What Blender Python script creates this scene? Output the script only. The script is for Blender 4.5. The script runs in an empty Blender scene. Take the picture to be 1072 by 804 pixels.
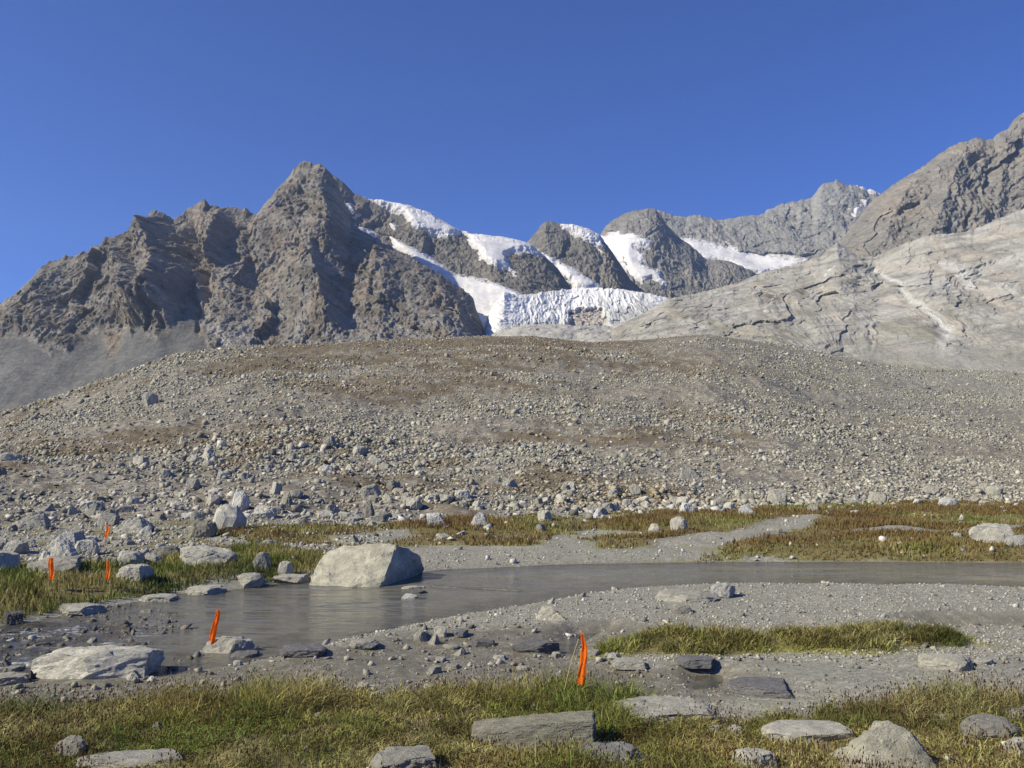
import bpy, bmesh, math, random
import numpy as np
from mathutils import Vector, Matrix

# ------------------------------------------------------------------ camera, sky, sun, exposure
S = bpy.context.scene
C = S.collection
F, CX, CY = 892.0, 536.0, 402.0           # focal length in pixels of a 1072 x 804 frame
PITCH = math.atan(68.0 / F)
CAMZ = 2.4                                 # eye height above the water, metres
cam_d = bpy.data.cameras.new("camera"); cam = bpy.data.objects.new("camera", cam_d); C.objects.link(cam)
cam.location = (0, 0, CAMZ); cam.rotation_euler = (math.pi / 2 + PITCH, 0, 0)
cam_d.sensor_width = 36.0; cam_d.lens = 36.0 * F / 1072.0
cam_d.clip_start = 0.1; cam_d.clip_end = 40000
S.camera = cam

SUN_EL = math.radians(36); SUN_AZ_X, SUN_AZ_Y = -0.93, -0.37      # horizontal direction towards the sun
n_ = math.hypot(SUN_AZ_X, SUN_AZ_Y)
to_sun = Vector((SUN_AZ_X / n_ * math.cos(SUN_EL), SUN_AZ_Y / n_ * math.cos(SUN_EL), math.sin(SUN_EL)))
w = bpy.data.worlds.new("World"); S.world = w; w.use_nodes = True
nt = w.node_tree; nt.nodes.clear()
sky = nt.nodes.new("ShaderNodeTexSky"); sky.sky_type = 'NISHITA'; sky.sun_disc = False
sky.sun_elevation = SUN_EL; sky.sun_rotation = math.atan2(to_sun.x, to_sun.y)
sky.altitude = 2600; sky.air_density = 1.0; sky.dust_density = 0.0; sky.ozone_density = 10.0
bg = nt.nodes.new("ShaderNodeBackground"); bg.inputs[1].default_value = 0.075
wo = nt.nodes.new("ShaderNodeOutputWorld")
hue = nt.nodes.new("ShaderNodeMix"); hue.data_type = 'RGBA'; hue.blend_type = 'MULTIPLY'; hue.inputs[0].default_value = 1.0
hue.inputs[7].default_value = (.79, .965, 1.44, 1); nt.links.new(sky.outputs[0], hue.inputs[6]); nt.links.new(hue.outputs[2], bg.inputs[0]); nt.links.new(bg.outputs[0], wo.inputs[0])
sl = bpy.data.lights.new("sun", 'SUN'); so = bpy.data.objects.new("sun", sl); C.objects.link(so)
sl.energy = 5.0; sl.angle = math.radians(0.5); sl.color = (1.0, 0.925, 0.70)
so.rotation_euler = to_sun.to_track_quat('Z', 'Y').to_euler(); so.location = (-60, -40, 80)
S.view_settings.view_transform = 'Standard'; S.view_settings.look = 'None'
S.view_settings.gamma = 1.0; S.view_settings.use_curve_mapping = False
S.view_settings.exposure = 0.45
S.cycles.max_bounces = 5; S.cycles.diffuse_bounces = 2; S.cycles.glossy_bounces = 3
S.cycles.transparent_max_bounces = 6; S.cycles.volume_bounces = 0
S.cycles.use_denoising = True
HAZE_DENSITY = 0.000055

rng = np.random.default_rng(7); random.seed(7)

# ------------------------------------------------------------------ noise and small maths
_U = np.uint32
def _hash(i, j, k, seed):
    h = i.astype(_U) * _U(374761393) + j.astype(_U) * _U(668265263) + k * _U(2246822507) + _U((seed * 1274126177) & 0xFFFFFFFF)
    h = (h ^ (h >> _U(13))) * _U(1274126177); h = (h ^ (h >> _U(16))) * _U(2246822519)
    return h ^ (h >> _U(15))
_G = np.array([(1,1,0),(-1,1,0),(1,-1,0),(-1,-1,0),(1,0,1),(-1,0,1),(1,0,-1),(-1,0,-1),(0,1,1),(0,-1,1),(0,1,-1),(0,-1,-1),(1,1,0),(-1,1,0),(0,-1,1),(0,-1,-1)], dtype=np.float32)
_G2 = np.array([(math.cos(k * math.pi / 8), math.sin(k * math.pi / 8)) for k in range(16)], dtype=np.float32)
def perlin(x, y, z=0.0, seed=0):
    x = np.asarray(x, np.float64); y = np.asarray(y, np.float64)
    flat = np.ndim(z) == 0
    fx, fy = np.floor(x), np.floor(y); xi, yi = fx.astype(np.int64), fy.astype(np.int64)
    xf, yf = (x - fx).astype(np.float32), (y - fy).astype(np.float32)
    u = xf * xf * xf * (xf * (xf * 6 - 15) + 10); v = yf * yf * yf * (yf * (yf * 6 - 15) + 10); out = 0.0
    if flat:
        zk = _U(int(float(z) * 7919) & 0xFFFFF)
        for dx in (0, 1):
            wx = u if dx else 1 - u
            for dy in (0, 1):
                g = _G2[_hash(xi + dx, yi + dy, zk, seed) & _U(15)]
                out = out + wx * (v if dy else 1 - v) * (g[..., 0] * (xf - dx) + g[..., 1] * (yf - dy))
        return out * 1.25
    z = np.asarray(z, np.float64); fz = np.floor(z); zi = fz.astype(np.int64); zf = (z - fz).astype(np.float32); w_ = zf * zf * zf * (zf * (zf * 6 - 15) + 10)
    for dx in (0, 1):
        wx = u if dx else 1 - u
        for dy in (0, 1):
            wxy = wx * (v if dy else 1 - v)
            for dz in (0, 1):
                g = _G[_hash(xi + dx, yi + dy, (zi + dz).astype(_U), seed) & _U(15)]
                out = out + wxy * (w_ if dz else 1 - w_) * (g[..., 0] * (xf - dx) + g[..., 1] * (yf - dy) + g[..., 2] * (zf - dz))
    return out
def facet(x, y, seed=0, tilt=1.0, off=.35):
    """broken rock: every cell of a jittered net is a tilted plane of its own"""
    xi, yi = np.floor(x).astype(np.int64), np.floor(y).astype(np.int64); best = np.full(np.shape(x), 9.0, np.float32); val = np.zeros(np.shape(x), np.float32)
    for dx in (-1, 0, 1):
        for dy in (-1, 0, 1):
            h = _hash(xi + dx, yi + dy, _U(5), seed); r = [((h >> _U(sft)) & _U(255)).astype(np.float32) / 255 for sft in (0, 8, 16, 24)]
            px = (x - (xi + dx) - r[0]).astype(np.float32); py = (y - (yi + dy) - r[1]).astype(np.float32); d = px * px + py * py
            m = d < best; best = np.where(m, d, best)
            val = np.where(m, tilt * ((r[2] - .5) * 2 * px + (r[3] - .5) * 2 * py) + off * (((h >> _U(5)) & _U(127)).astype(np.float32) / 63 - 1), val)
    return val
def fbm(x, y, z=0.0, o=4, seed=0, gain=0.5, lac=2.03):
    r, a, f = 0.0, 1.0, 1.0
    for i in range(o):
        r = r + a * perlin(x * f, y * f, np.asarray(z) * f, seed + i * 17); a *= gain; f *= lac
    return r
def ridged(x, y, z=0.0, o=4, seed=0, gain=0.5, lac=2.07):
    r, a, f, s = 0.0, 1.0, 1.0, 0.0
    for i in range(o):
        n = 1 - 2 * np.abs(perlin(x * f, y * f, np.asarray(z) * f, seed + i * 13)); r = r + a * n; s += a; a *= gain; f *= lac
    return r / s
def sstep(a, b, x):
    t = np.clip((x - a) / (b - a), 0, 1); return t * t * (3 - 2 * t)
def lerp(a, b, t): return a + (b - a) * t
def poly_sd(x, y, P):
    """signed distance to a polygon, positive inside"""
    P = np.asarray(P, float); d2 = np.full(np.shape(x), 1e18); ins = np.zeros(np.shape(x), bool)
    for i in range(len(P)):
        x0, y0 = P[i - 1]; x1, y1 = P[i]; ex, ey = x1 - x0, y1 - y0; L = ex * ex + ey * ey + 1e-12
        t = np.clip(((x - x0) * ex + (y - y0) * ey) / L, 0, 1)
        d2 = np.minimum(d2, (x - x0 - t * ex) ** 2 + (y - y0 - t * ey) ** 2)
        c = ((y0 > y) != (y1 > y)); 
        with np.errstate(divide='ignore', invalid='ignore'):
            ins ^= c & (x < (x1 - x0) * (y - y0) / (y1 - y0 + 1e-12) + x0)
    d = np.sqrt(d2); return np.where(ins, d, -d)
def line_d(x, y, P):
    """distance to a polyline and the signed side offset"""
    P = np.asarray(P, float); best = np.full(np.shape(x), 1e18); side = np.zeros(np.shape(x)); tt = np.zeros(np.shape(x)); n = len(P) - 1
    for i in range(n):
        x0, y0 = P[i]; x1, y1 = P[i + 1]; ex, ey = x1 - x0, y1 - y0; L = ex * ex + ey * ey + 1e-12
        t = np.clip(((x - x0) * ex + (y - y0) * ey) / L, 0, 1)
        d = (x - x0 - t * ex) ** 2 + (y - y0 - t * ey) ** 2
        s = np.sign(ex * (y - y0) - ey * (x - x0))
        m = d < best; best = np.where(m, d, best); side = np.where(m, s, side); tt = np.where(m, (i + t) / n, tt)
    return np.sqrt(best), side, tt

# survey bearings: where a sight line of the photograph goes in the valley
cp, sp = math.cos(PITCH), math.sin(PITCH)
def ray(px, py):
    x = (np.asarray(px, float) - CX) / F; u = (CY - np.asarray(py, float)) / F
    Y = cp - sp * u; Z = sp + cp * u
    return x / Y, Z / Y                     # sideways and upward run per metre of depth
def at_z(px, py, z=0.0):
    a, e = ray(px, py); Y = (z - CAMZ) / e
    return a * Y, Y
def zone(pts, z=0.0):
    return [tuple(float(v) for v in at_z(p[0], p[1], z)) for p in pts]
def to_px(X, Y, Z):
    dz = Z - CAMZ; d = Y * cp + dz * sp
    return CX + F * X / d, CY - F * (dz * cp - Y * sp) / d

# ------------------------------------------------------------------ mesh helpers
def mesh_from(name, co, faces_flat, sizes, mat=None, smooth=False, cols=None, parent=None, uv=None):
    me = bpy.data.meshes.new(name); co = np.asarray(co, np.float32)
    me.vertices.add(len(co)); me.vertices.foreach_set("co", co.ravel())
    ff = np.asarray(faces_flat, np.int32).ravel(); sizes = np.asarray(sizes, np.int32)
    me.loops.add(len(ff)); me.loops.foreach_set("vertex_index", ff)
    st = np.concatenate(([0], np.cumsum(sizes)[:-1])).astype(np.int32)
    me.polygons.add(len(sizes)); me.polygons.foreach_set("loop_start", st); me.polygons.foreach_set("loop_total", sizes)
    if smooth: me.polygons.foreach_set("use_smooth", np.ones(len(sizes), bool))
    for k, c in (cols or {}).items():
        c = np.asarray(c, np.float32)
        if c.shape[1] == 3: c = np.hstack([c, np.ones((len(c), 1), np.float32)])
        at = me.color_attributes.new(k, 'FLOAT_COLOR', 'POINT'); at.data.foreach_set("color", c.ravel())
    me.update(calc_edges=True); me.validate()
    if mat: me.materials.append(mat)
    o = bpy.data.objects.new(name, me); C.objects.link(o)
    if parent: o.parent = parent
    return o
def grid_faces(nr, nc, keep=None):
    i = np.arange(nr - 1)[:, None] * nc + np.arange(nc - 1)[None, :]
    q = np.stack([i, i + 1, i + nc + 1, i + nc], -1).reshape(-1, 4)
    if keep is not None: q = q[keep.reshape(-1)[q].any(1)]
    return q
def compact(co, q, cols=None):
    u, inv = np.unique(q, return_inverse=True)
    return co[u], inv.reshape(q.shape), {k: c[u] for k, c in (cols or {}).items()}
def tag(o, label=None, cat=None, group=None, kind=None):
    if label: o["label"] = label
    if cat: o["category"] = cat
    if group: o["group"] = group
    if kind: o["kind"] = kind
    return o

# ------------------------------------------------------------------ materials
class NB:
    def __init__(s, name):
        s.m = bpy.data.materials.new(name); s.m.use_nodes = True; s.t = s.m.node_tree; s.t.nodes.clear()
        s.out = s.t.nodes.new("ShaderNodeOutputMaterial"); s.p = s.t.nodes.new("ShaderNodeBsdfPrincipled")
        s.t.links.new(s.p.outputs[0], s.out.inputs[0]); s.p.inputs["Roughness"].default_value = 0.9
        s.p.inputs["Specular IOR Level"].default_value = 0.25
    def n(s, t, **k):
        x = s.t.nodes.new(t)
        for a, b in k.items(): setattr(x, a, b)
        return x
    def l(s, a, b): s.t.links.new(a, b)
    def coord(s, kind="Object"):
        return s.n("ShaderNodeTexCoord").outputs[kind]
    def geo(s): return s.n("ShaderNodeNewGeometry").outputs["Position"]
    def noise(s, vec, scale, detail=5, rough=0.6, dist=0.0):
        x = s.n("ShaderNodeTexNoise"); x.inputs["Scale"].default_value = scale; x.inputs["Detail"].default_value = detail
        x.inputs["Roughness"].default_value = rough; x.inputs["Distortion"].default_value = dist
        s.l(vec, x.inputs["Vector"]); return x.outputs["Fac"]
    def voro(s, vec, scale, feature='F1', out="Distance"):
        x = s.n("ShaderNodeTexVoronoi", feature=feature); x.inputs["Scale"].default_value = scale
        s.l(vec, x.inputs["Vector"]); return x.outputs[out]
    def ramp(s, fac, stops):
        x = s.n("ShaderNodeValToRGB"); e = x.color_ramp.elements
        while len(e) < len(stops): e.new(0.5)
        for el, (p, c) in zip(e, stops):
            el.position = p; el.color = (c if len(c) == 4 else (*c, 1)) if not isinstance(c, (int, float)) else (c, c, c, 1)
        s.l(fac, x.inputs[0]); return x.outputs[0]
    def mix(s, fac, a, b, mode='MIX'):
        x = s.n("ShaderNodeMix", data_type='RGBA', blend_type=mode)
        for i, v in ((0, fac), (6, a), (7, b)):
            sock = x.inputs[i]
            if hasattr(v, "is_linked") or hasattr(v, "links"): s.l(v, sock)
            elif isinstance(v, (int, float)): sock.default_value = v if i == 0 else (v, v, v, 1)
            else: sock.default_value = (*v, 1)
        return x.outputs[2]
    def math(s, op, a, b=None, clamp=False):
        x = s.n("ShaderNodeMath", operation=op, use_clamp=clamp)
        for sock, v in zip(x.inputs, (a, b)):
            if v is None: continue
            if isinstance(v, (int, float)): sock.default_value = v
            else: s.l(v, sock)
        return x.outputs[0]
    def attr(s, name, out="Color"):
        x = s.n("ShaderNodeAttribute"); x.attribute_name = name; return x.outputs[out]
    def sep(s, c):
        x = s.n("ShaderNodeSeparateColor"); s.l(c, x.inputs[0]); return x.outputs
    def mapping(s, vec, scale=(1, 1, 1), rot=(0, 0, 0)):
        x = s.n("ShaderNodeMapping"); x.inputs["Scale"].default_value = scale; x.inputs["Rotation"].default_value = rot
        s.l(vec, x.inputs[0]); return x.outputs[0]
    def bump(s, h, strength=0.5, dist=0.05, prev=None):
        x = s.n("ShaderNodeBump"); x.inputs["Strength"].default_value = strength; x.inputs["Distance"].default_value = dist
        s.l(h, x.inputs["Height"])
        if prev: s.l(prev, x.inputs["Normal"])
        return x.outputs[0]
    def done(s, col=None, nrm=None, rough=None):
        if col is not None: s.l(col, s.p.inputs["Base Color"])
        if nrm is not None: s.l(nrm, s.p.inputs["Normal"])
        if rough is not None:
            if isinstance(rough, (int, float)): s.p.inputs["Roughness"].default_value = rough
            else: s.l(rough, s.p.inputs["Roughness"])
        return s.m

def mat_terrain():
    b = NB("valley floor"); P = b.geo(); z = b.sep(b.attr("zone")); tint = b.attr("tint")
    fine = b.noise(P, 9.0, 6, 0.7); peb = b.voro(P, 16.0, out="Color"); pebd = b.voro(P, 16.0)
    peb2 = b.voro(P, 42.0, out="Color"); big = b.noise(P, 0.55, 4, 0.6)
    pv = b.sep(peb)[0]; pv2 = b.sep(peb2)[1]
    g = b.ramp(pv, [(0.0, (.16, .155, .13)), (0.5, (.238, .231, .198)), (0.86, (.30, .29, .252)), (1.0, (.45, .432, .375))])
    g2 = b.ramp(pv2, [(0.0, (.10, .094, .078)), (0.3, (.20, .188, .157)), (0.75, (.275, .26, .22)), (1.0, (.46, .44, .385))])
    silt = b.ramp(fine, [(0.3, (.19, .184, .156)), (0.7, (.248, .241, .207))])
    grav = b.mix(b.ramp(big, [(0.42, 0.45), (0.58, 1.0)]), silt, b.mix(0.5, g, g2))
    mud = b.mix(b.ramp(pv, [(0.72, 0.0), (0.95, 0.75)]), b.mix(b.ramp(fine, [(0.35, 0.), (0.65, 1.)]), (.118, .106, .08), (.19, .174, .138)), g2)
    soil = b.mix(b.ramp(b.noise(P, 2.2, 6, 0.7), [(0.35, 0.0), (0.65, 1.0)]), (.11, .105, .038), (.21, .175, .08))
    soil = b.mix(b.ramp(fine, [(0.45, 0.0), (0.75, 0.7)]), soil, (.12, .085, .045))
    mor_s = b.voro(P, 3.2, out="Color"); mv = b.sep(mor_s)[2]
    mor_s2 = b.voro(P, 8.0, out="Color"); mv2 = b.sep(mor_s2)[0]
    mor = b.mix(0.5, b.ramp(mv, [(0.0, (.10, .088, .07)), (0.6, (.19, .172, .143)), (0.9, (.27, .25, .215)), (1., (.40, .38, .34))]),
                b.ramp(mv2, [(0.0, (.105, .092, .073)), (0.6, (.20, .18, .15)), (1., (.37, .345, .305))]))
    veg = b.mix(b.ramp(fine, [(0.3, 0.), (0.7, 1.)]), (.085, .062, .038), (.135, .105, .06))
    ts = b.sep(tint)
    mor = b.mix(b.math('MULTIPLY', ts[0], .75), mor, veg)
    mor = b.mix(ts[2], mor, b.mix(0.5, silt, (.33, .32, .30)))
    col = b.mix(z[1], grav, mud); col = b.mix(z[2], col, mor); col = b.mix(z[0], col, soil)
    moss = b.mix(b.ramp(b.noise(P, 14.0, 5, .75), [(.35, 0.), (.65, 1.)]), (.085, .095, .022), (.29, .27, .08))
    col = b.mix(ts[1], col, moss)
    h = b.math('ADD', b.math('MULTIPLY', b.noise(P, 38.0, 4, .7), 0.5), b.math('MULTIPLY', fine, 0.5))
    r = b.math('SUBTRACT', 0.95, b.math('MULTIPLY', z[1], 0.38))
    return b.done(col, b.bump(h, 0.6, 0.03), r)

def rock_cols(b, P, rnd, base=(.30, .288, .265), lichen=True, sc=1.0):
    n1 = b.noise(P, 3.1 * sc, 6, 0.65, 0.3); n2 = b.noise(P, 17 * sc, 5, 0.7); n3 = b.noise(P, 55 * sc, 3, 0.7)
    lo = tuple(v * 0.62 for v in base); hi = tuple(min(v * 1.38, .62) for v in base)
    c = b.mix(b.ramp(n1, [(0.32, 0.), (0.68, 1.)]), lo, hi)
    c = b.mix(b.ramp(n2, [(0.44, 0.), (0.62, 0.65)]), c, tuple(v * 0.78 for v in base))
    c = b.mix(b.ramp(n3, [(0.55, 0.), (0.64, 0.75)]), c, (.085, .08, .07))
    n5 = b.noise(P, 2.2 * sc, 6, 0.75, 0.8); c = b.mix(b.ramp(n5, [(0.58, 0.), (0.66, 0.6)]), c, tuple(v * .42 for v in base))
    c = b.mix(b.ramp(n3, [(0.34, 0.6), (0.42, 0.)]), c, (.47, .455, .42))
    if lichen:
        n4 = b.noise(P, 7.3 * sc, 5, 0.7); c = b.mix(b.ramp(n4, [(0.56, 0.), (0.68, 0.45)]), c, (.31, .285, .12))
    v = b.n("ShaderNodeHueSaturation"); v.inputs["Saturation"].default_value = 1.0
    b.l(b.math('ADD', b.math('MULTIPLY', rnd, 0.62), 0.66), v.inputs["Value"]); b.l(c, v.inputs["Color"])
    return v.outputs[0], n1, n2, n3
def mat_rock(name, base, lichen=True, rough=0.9, sc=1.0, bs=0.6):
    b = NB(name); P = b.coord("Object"); rnd = b.n("ShaderNodeObjectInfo").outputs["Random"]
    add = b.n("ShaderNodeVectorMath", operation='ADD'); b.l(P, add.inputs[0])
    cmb = b.n("ShaderNodeCombineXYZ"); b.l(b.math('MULTIPLY', rnd, 40.), cmb.inputs[0]); b.l(cmb.outputs[0], add.inputs[1]); P = add.outputs[0]
    c, n1, n2, n3 = rock_cols(b, P, rnd, base, lichen, sc)
    h = b.math('ADD', b.math('MULTIPLY', n2, 0.7), b.math('MULTIPLY', n3, 0.3))
    return b.done(c, b.bump(h, bs, 0.06), rough)
def mat_attr(name, rough=0.9, nscale=6.0, amp=0.25, bs=0.35, bd=0.05, stretch=(1, 1, 1), spec=0.25, rot=(0, 0, 0)):
    b = NB(name); P = b.mapping(b.geo(), stretch, rot); n = b.noise(P, nscale, 6, 0.7)
    c = b.mix(1.0, b.attr("tint"), b.ramp(n, [(0.25, 1 - amp), (0.75, 1 + amp)]), 'MULTIPLY')
    b.p.inputs["Specular IOR Level"].default_value = spec
    return b.done(c, b.bump(n, bs, bd) if bs else None, rough)
def mat_mountain(name, scale=1.0, amp=0.35, bd=2.2, st=1.0):
    b = NB(name); P = b.geo()
    n1 = b.noise(b.mapping(P, (1, 1, 1.5), (0, .5, 0)), 0.035 * scale, 9, 0.74, 0.5)
    n2 = b.noise(P, 0.22 * scale, 6, 0.78)
    n3 = b.noise(b.mapping(P, (1, .4, 5.5), (0, .5, 0)), 0.045 * scale, 7, 0.72, .3)
    n4 = b.noise(b.mapping(P, (3.2, .6, 1), (0, -.25, 0)), 0.04 * scale, 7, 0.74, .4)
    c = b.mix(1.0, b.attr("tint"), b.ramp(n1, [(0.28, 1 - amp), (0.72, 1 + amp)]), 'MULTIPLY')
    c = b.mix(1.0, c, b.ramp(n2, [(0.28, 1 - amp * 1.1), (0.72, 1 + amp * 1.1)]), 'MULTIPLY')
    c = b.mix(1.0, c, b.ramp(n3, [(0.35, 1 - amp * .6 * st), (0.65, 1 + amp * .7 * st)]), 'MULTIPLY')
    c = b.mix(b.ramp(n4, [(0.57, 0.), (0.66, .55)]), c, b.mix(1.0, c, (.55, .54, .54), 'MULTIPLY'))
    h = b.math('ADD', b.math('MULTIPLY', n1, 1.2), b.math('ADD', b.math('MULTIPLY', n2, 0.7), b.math('MULTIPLY', n3, .6 * st)))
    b.p.inputs["Specular IOR Level"].default_value = 0.1
    return b.done(c, b.bump(h, 0.7, bd), 0.95)
def mat_snow(name, base, dirty, scale=0.06):
    b = NB(name); P = b.geo(); n = b.noise(b.mapping(P, (1, 1, 2.0)), scale, 7, 0.68, 0.5); n2 = b.noise(P, scale * 3.5, 6, 0.7)
    c = b.mix(b.ramp(n, [(0.42, 0.), (0.7, 0.8)]), base, dirty); c = b.mix(b.ramp(n2, [(0.5, 0.), (0.75, 0.5)]), c, dirty)
    c = b.mix(1.0, c, b.attr("tint"), 'MULTIPLY')
    return b.done(c, b.bump(b.math('ADD', n, b.math('MULTIPLY', n2, .4)), 0.35, 2.5), 0.7)
def mat_water():
    b = NB("glacial stream water"); P = b.geo(); z = b.sep(b.attr("flow"))
    rip = b.noise(b.mapping(P, (0.55, 1.0, 1), (0, 0, 0.12)), 7.5, 4, 0.6, 0.6)
    rip2 = b.noise(b.mapping(P, (0.35, 1.0, 1), (0, 0, -0.1)), 2.2, 3, 0.6, 0.4)
    fast = b.noise(b.mapping(P, (0.6, 1, 1), (0, 0, 0.3)), 9.0, 5, 0.65, 1.0)
    bed = b.noise(P, 2.6, 6, 0.72)
    deep = b.mix(b.ramp(bed, [(0.35, 0.), (0.65, 1.)]), (.115, .108, .082), (.165, .156, .12))
    stony = b.mix(b.ramp(bed, [(0.4, 0.), (0.62, 1.)]), (.05, .046, .038), (.125, .115, .09))
    c = b.mix(z[0], deep, stony)
    foam = b.math('MULTIPLY', z[1], b.ramp(fast, [(0.50, 0.), (0.64, 1.)]), clamp=True)
    c = b.mix(foam, c, (.62, .63, .64))
    band = b.ramp(b.noise(b.mapping(P, (.16, .9, 1)), 1.1, 4, .6, .5), [(0.4, 0.25), (0.6, 1.)])
    h = b.math('MULTIPLY', b.math('ADD', b.math('MULTIPLY', rip, 0.8), b.math('MULTIPLY', rip2, 0.9)), band)
    h = b.math('ADD', h, b.math('MULTIPLY', b.math('MULTIPLY', fast, z[0]), 1.6))
    b.p.inputs["IOR"].default_value = 1.33; b.p.inputs["Specular IOR Level"].default_value = 0.5
    return b.done(c, b.bump(h, 0.6, 0.075), b.math('ADD', b.math('MULTIPLY', foam, .5), 0.09))
def mat_blade():
    b = NB("grass blades"); c = b.attr("tint")
    b.p.inputs["Specular IOR Level"].default_value = 0.2
    tr = b.n("ShaderNodeBsdfTranslucent"); b.l(c, tr.inputs[0]); b.l(c, b.p.inputs["Base Color"]); b.p.inputs["Roughness"].default_value = 0.7
    mx = b.n("ShaderNodeMixShader"); mx.inputs[0].default_value = 0.3
    b.l(b.p.outputs[0], mx.inputs[1]); b.l(tr.outputs[0], mx.inputs[2]); b.l(mx.outputs[0], b.out.inputs[0])
    return b.m
def mat_flag():
    b = NB("orange marker cloth"); P = b.coord("Object"); n = b.noise(P, 60, 3, 0.5); wv = b.noise(b.mapping(P, (6, 6, 1)), 9, 3, .5)
    c = b.mix(n, (1.0, .31, .03), (1.0, .38, .05)); b.p.inputs["Specular IOR Level"].default_value = .3
    tr = b.n("ShaderNodeBsdfTranslucent"); b.l(c, tr.inputs[0]); mx = b.n("ShaderNodeMixShader"); mx.inputs[0].default_value = .5
    b.done(c, b.bump(wv, .5, .01), .6)
    b.l(b.p.outputs[0], mx.inputs[1]); b.l(tr.outputs[0], mx.inputs[2]); b.l(mx.outputs[0], b.out.inputs[0])
    return b.m
def mat_pole():
    b = NB("bamboo cane"); P = b.coord("Object"); n = b.noise(b.mapping(P, (1, 1, .1)), 50, 3, .6)
    return b.done(b.mix(n, (.28, .20, .09), (.46, .36, .19)), None, .6)

M_TERR, M_WATER, M_BLADE = mat_terrain(), mat_water(), mat_blade()
M_ROCK = mat_rock("pale granite", (.41, .392, .342)); M_ROCK_G = mat_rock("grey granite", (.315, .302, .264))
M_LICH = mat_rock("lichen granite", (.36, .342, .272)); M_WET = mat_rock("wet stone", (.12, .112, .103), False, 0.45)
M_WHITE = mat_rock("white quartz stone", (.50, .48, .44), False); M_SLATE = mat_rock("dark slate", (.17, .165, .17), False, .7)
M_RUB = mat_attr("rubble stone", nscale=9, amp=.3, bs=.5)
M_MTN = mat_mountain("mountain rock", 1.0, .34, 6.0); M_SLAB = mat_mountain("polished slab rock", 1.6, .27, 2.5, .3)
M_SNOW = mat_snow("old snow", (.70, .69, .71), (.54, .52, .53)); M_ICE = mat_snow("glacier ice", (.755, .745, .745), (.58, .57, .56), .09)

# ------------------------------------------------------------------ the valley floor and the moraine
RIVER = zone([(1250,589),(1072,590),(900,589),(760,589),(600,592),(470,597),(445,600),(400,604),(330,609),(300,611),(262,617),(235,620),(190,623),(165,628),(120,636),(75,645),(30,652),(0,658),(-120,672),
              (-120,722),(0,708),(60,702),(150,698),(205,694),(250,690),(290,684),(330,673),(380,662),(440,650),(520,638),(560,630),(600,622),(650,617),(740,613),(850,611),(960,613),(1072,615),(1250,618)])
RAPZ = zone([(-200,640),(20,642),(75,645),(125,658),(140,690),(100,702),(-200,715)])
SPIT = zone([(444,611),(470,613),(520,615),(562,618),(545,620),(480,617),(446,616)])
PUDDLES = [zone([(935,658),(980,654),(1072,653),(1160,653),(1160,664),(1072,664),(985,665)]),
           zone([(560,676),(600,662),(640,660),(618,672),(612,688),(580,692)]),
           zone([(712,706),(745,702),(772,706),(760,722),(722,724)])]
MUD = zone([(-150,715),(0,704),(150,694),(250,689),(300,690),(360,682),(420,672),(480,667),(560,664),(640,656),(700,668),(640,700),(700,702),(780,704),(800,715),(820,740),(500,760),(-150,800)])
BANK = zone([(-160,752),(0,743),(100,737),(200,733),(300,729),(420,726),(520,722),(600,722),(660,724),(710,735),(765,742),(850,738),(930,733),(1000,729),(1110,733),(1300,750)], .25) + [(9, 1.2), (-9, 1.2)]
STRIP = zone([(612,694),(625,682),(650,676),(700,674),(760,677),(830,676),(890,673),(960,674),(1005,678),(1024,688),(990,693),(900,695),(820,693),(765,697),(690,697)])
LEFTBANK = zone([(-160,608),(0,608),(60,604),(105,600),(150,598),(200,592),(240,582),(330,588),(325,603),(300,607),(250,612),(190,619),(120,631),(60,642),(0,652),(-160,668)])
MEADOW = zone([(425,580),(480,578),(535,576),(548,570),(600,566),(655,562),(660,566),(640,572),(655,580),(720,578),(745,582),(700,592),(770,590),(860,591),(1072,591),(1300,590),(1300,531),(1072,531),(900,532),(740,541),(620,548),(520,551),(430,556),(340,558),(250,562),(255,574),(330,578)])
SILT = [zone([(655,588),(690,574),(760,566),(800,556),(850,551),(848,561),(810,570),(760,578),(735,586)]),
        zone([(340,572),(420,566),(440,570),(400,576),(345,577)]),
        zone([(870,565),(920,560),(1000,563),(1072,558),(1072,562),(980,567)])]
FOOT = np.array([(-300, 552), (0, 549), (130, 548), (250, 548), (350, 545), (450, 541), (600, 537), (750, 532), (900, 530), (1072, 529), (1400, 529)], float)
_fa, _fy = at_z(FOOT[:, 0], FOOT[:, 1], .2); _fa = _fa / _fy
SKY_M = np.array([(-400, 520), (-150, 476), (0, 432), (60, 415), (130, 389), (185, 371), (250, 363), (350, 359), (400, 357), (500, 352), (560, 352), (620, 359), (680, 355), (740, 350), (800, 358), (880, 373), (930, 381), (1000, 386), (1072, 390), (1400, 395)], float)
_ma, _me = ray(SKY_M[:, 0], SKY_M[:, 1])
CREST_A = np.array([-1, -.6, -.35, -.1, .1, .3, .6, 1.0]); CREST_Y = np.array([80, 88, 108, 118, 122, 135, 165, 180.])

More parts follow.
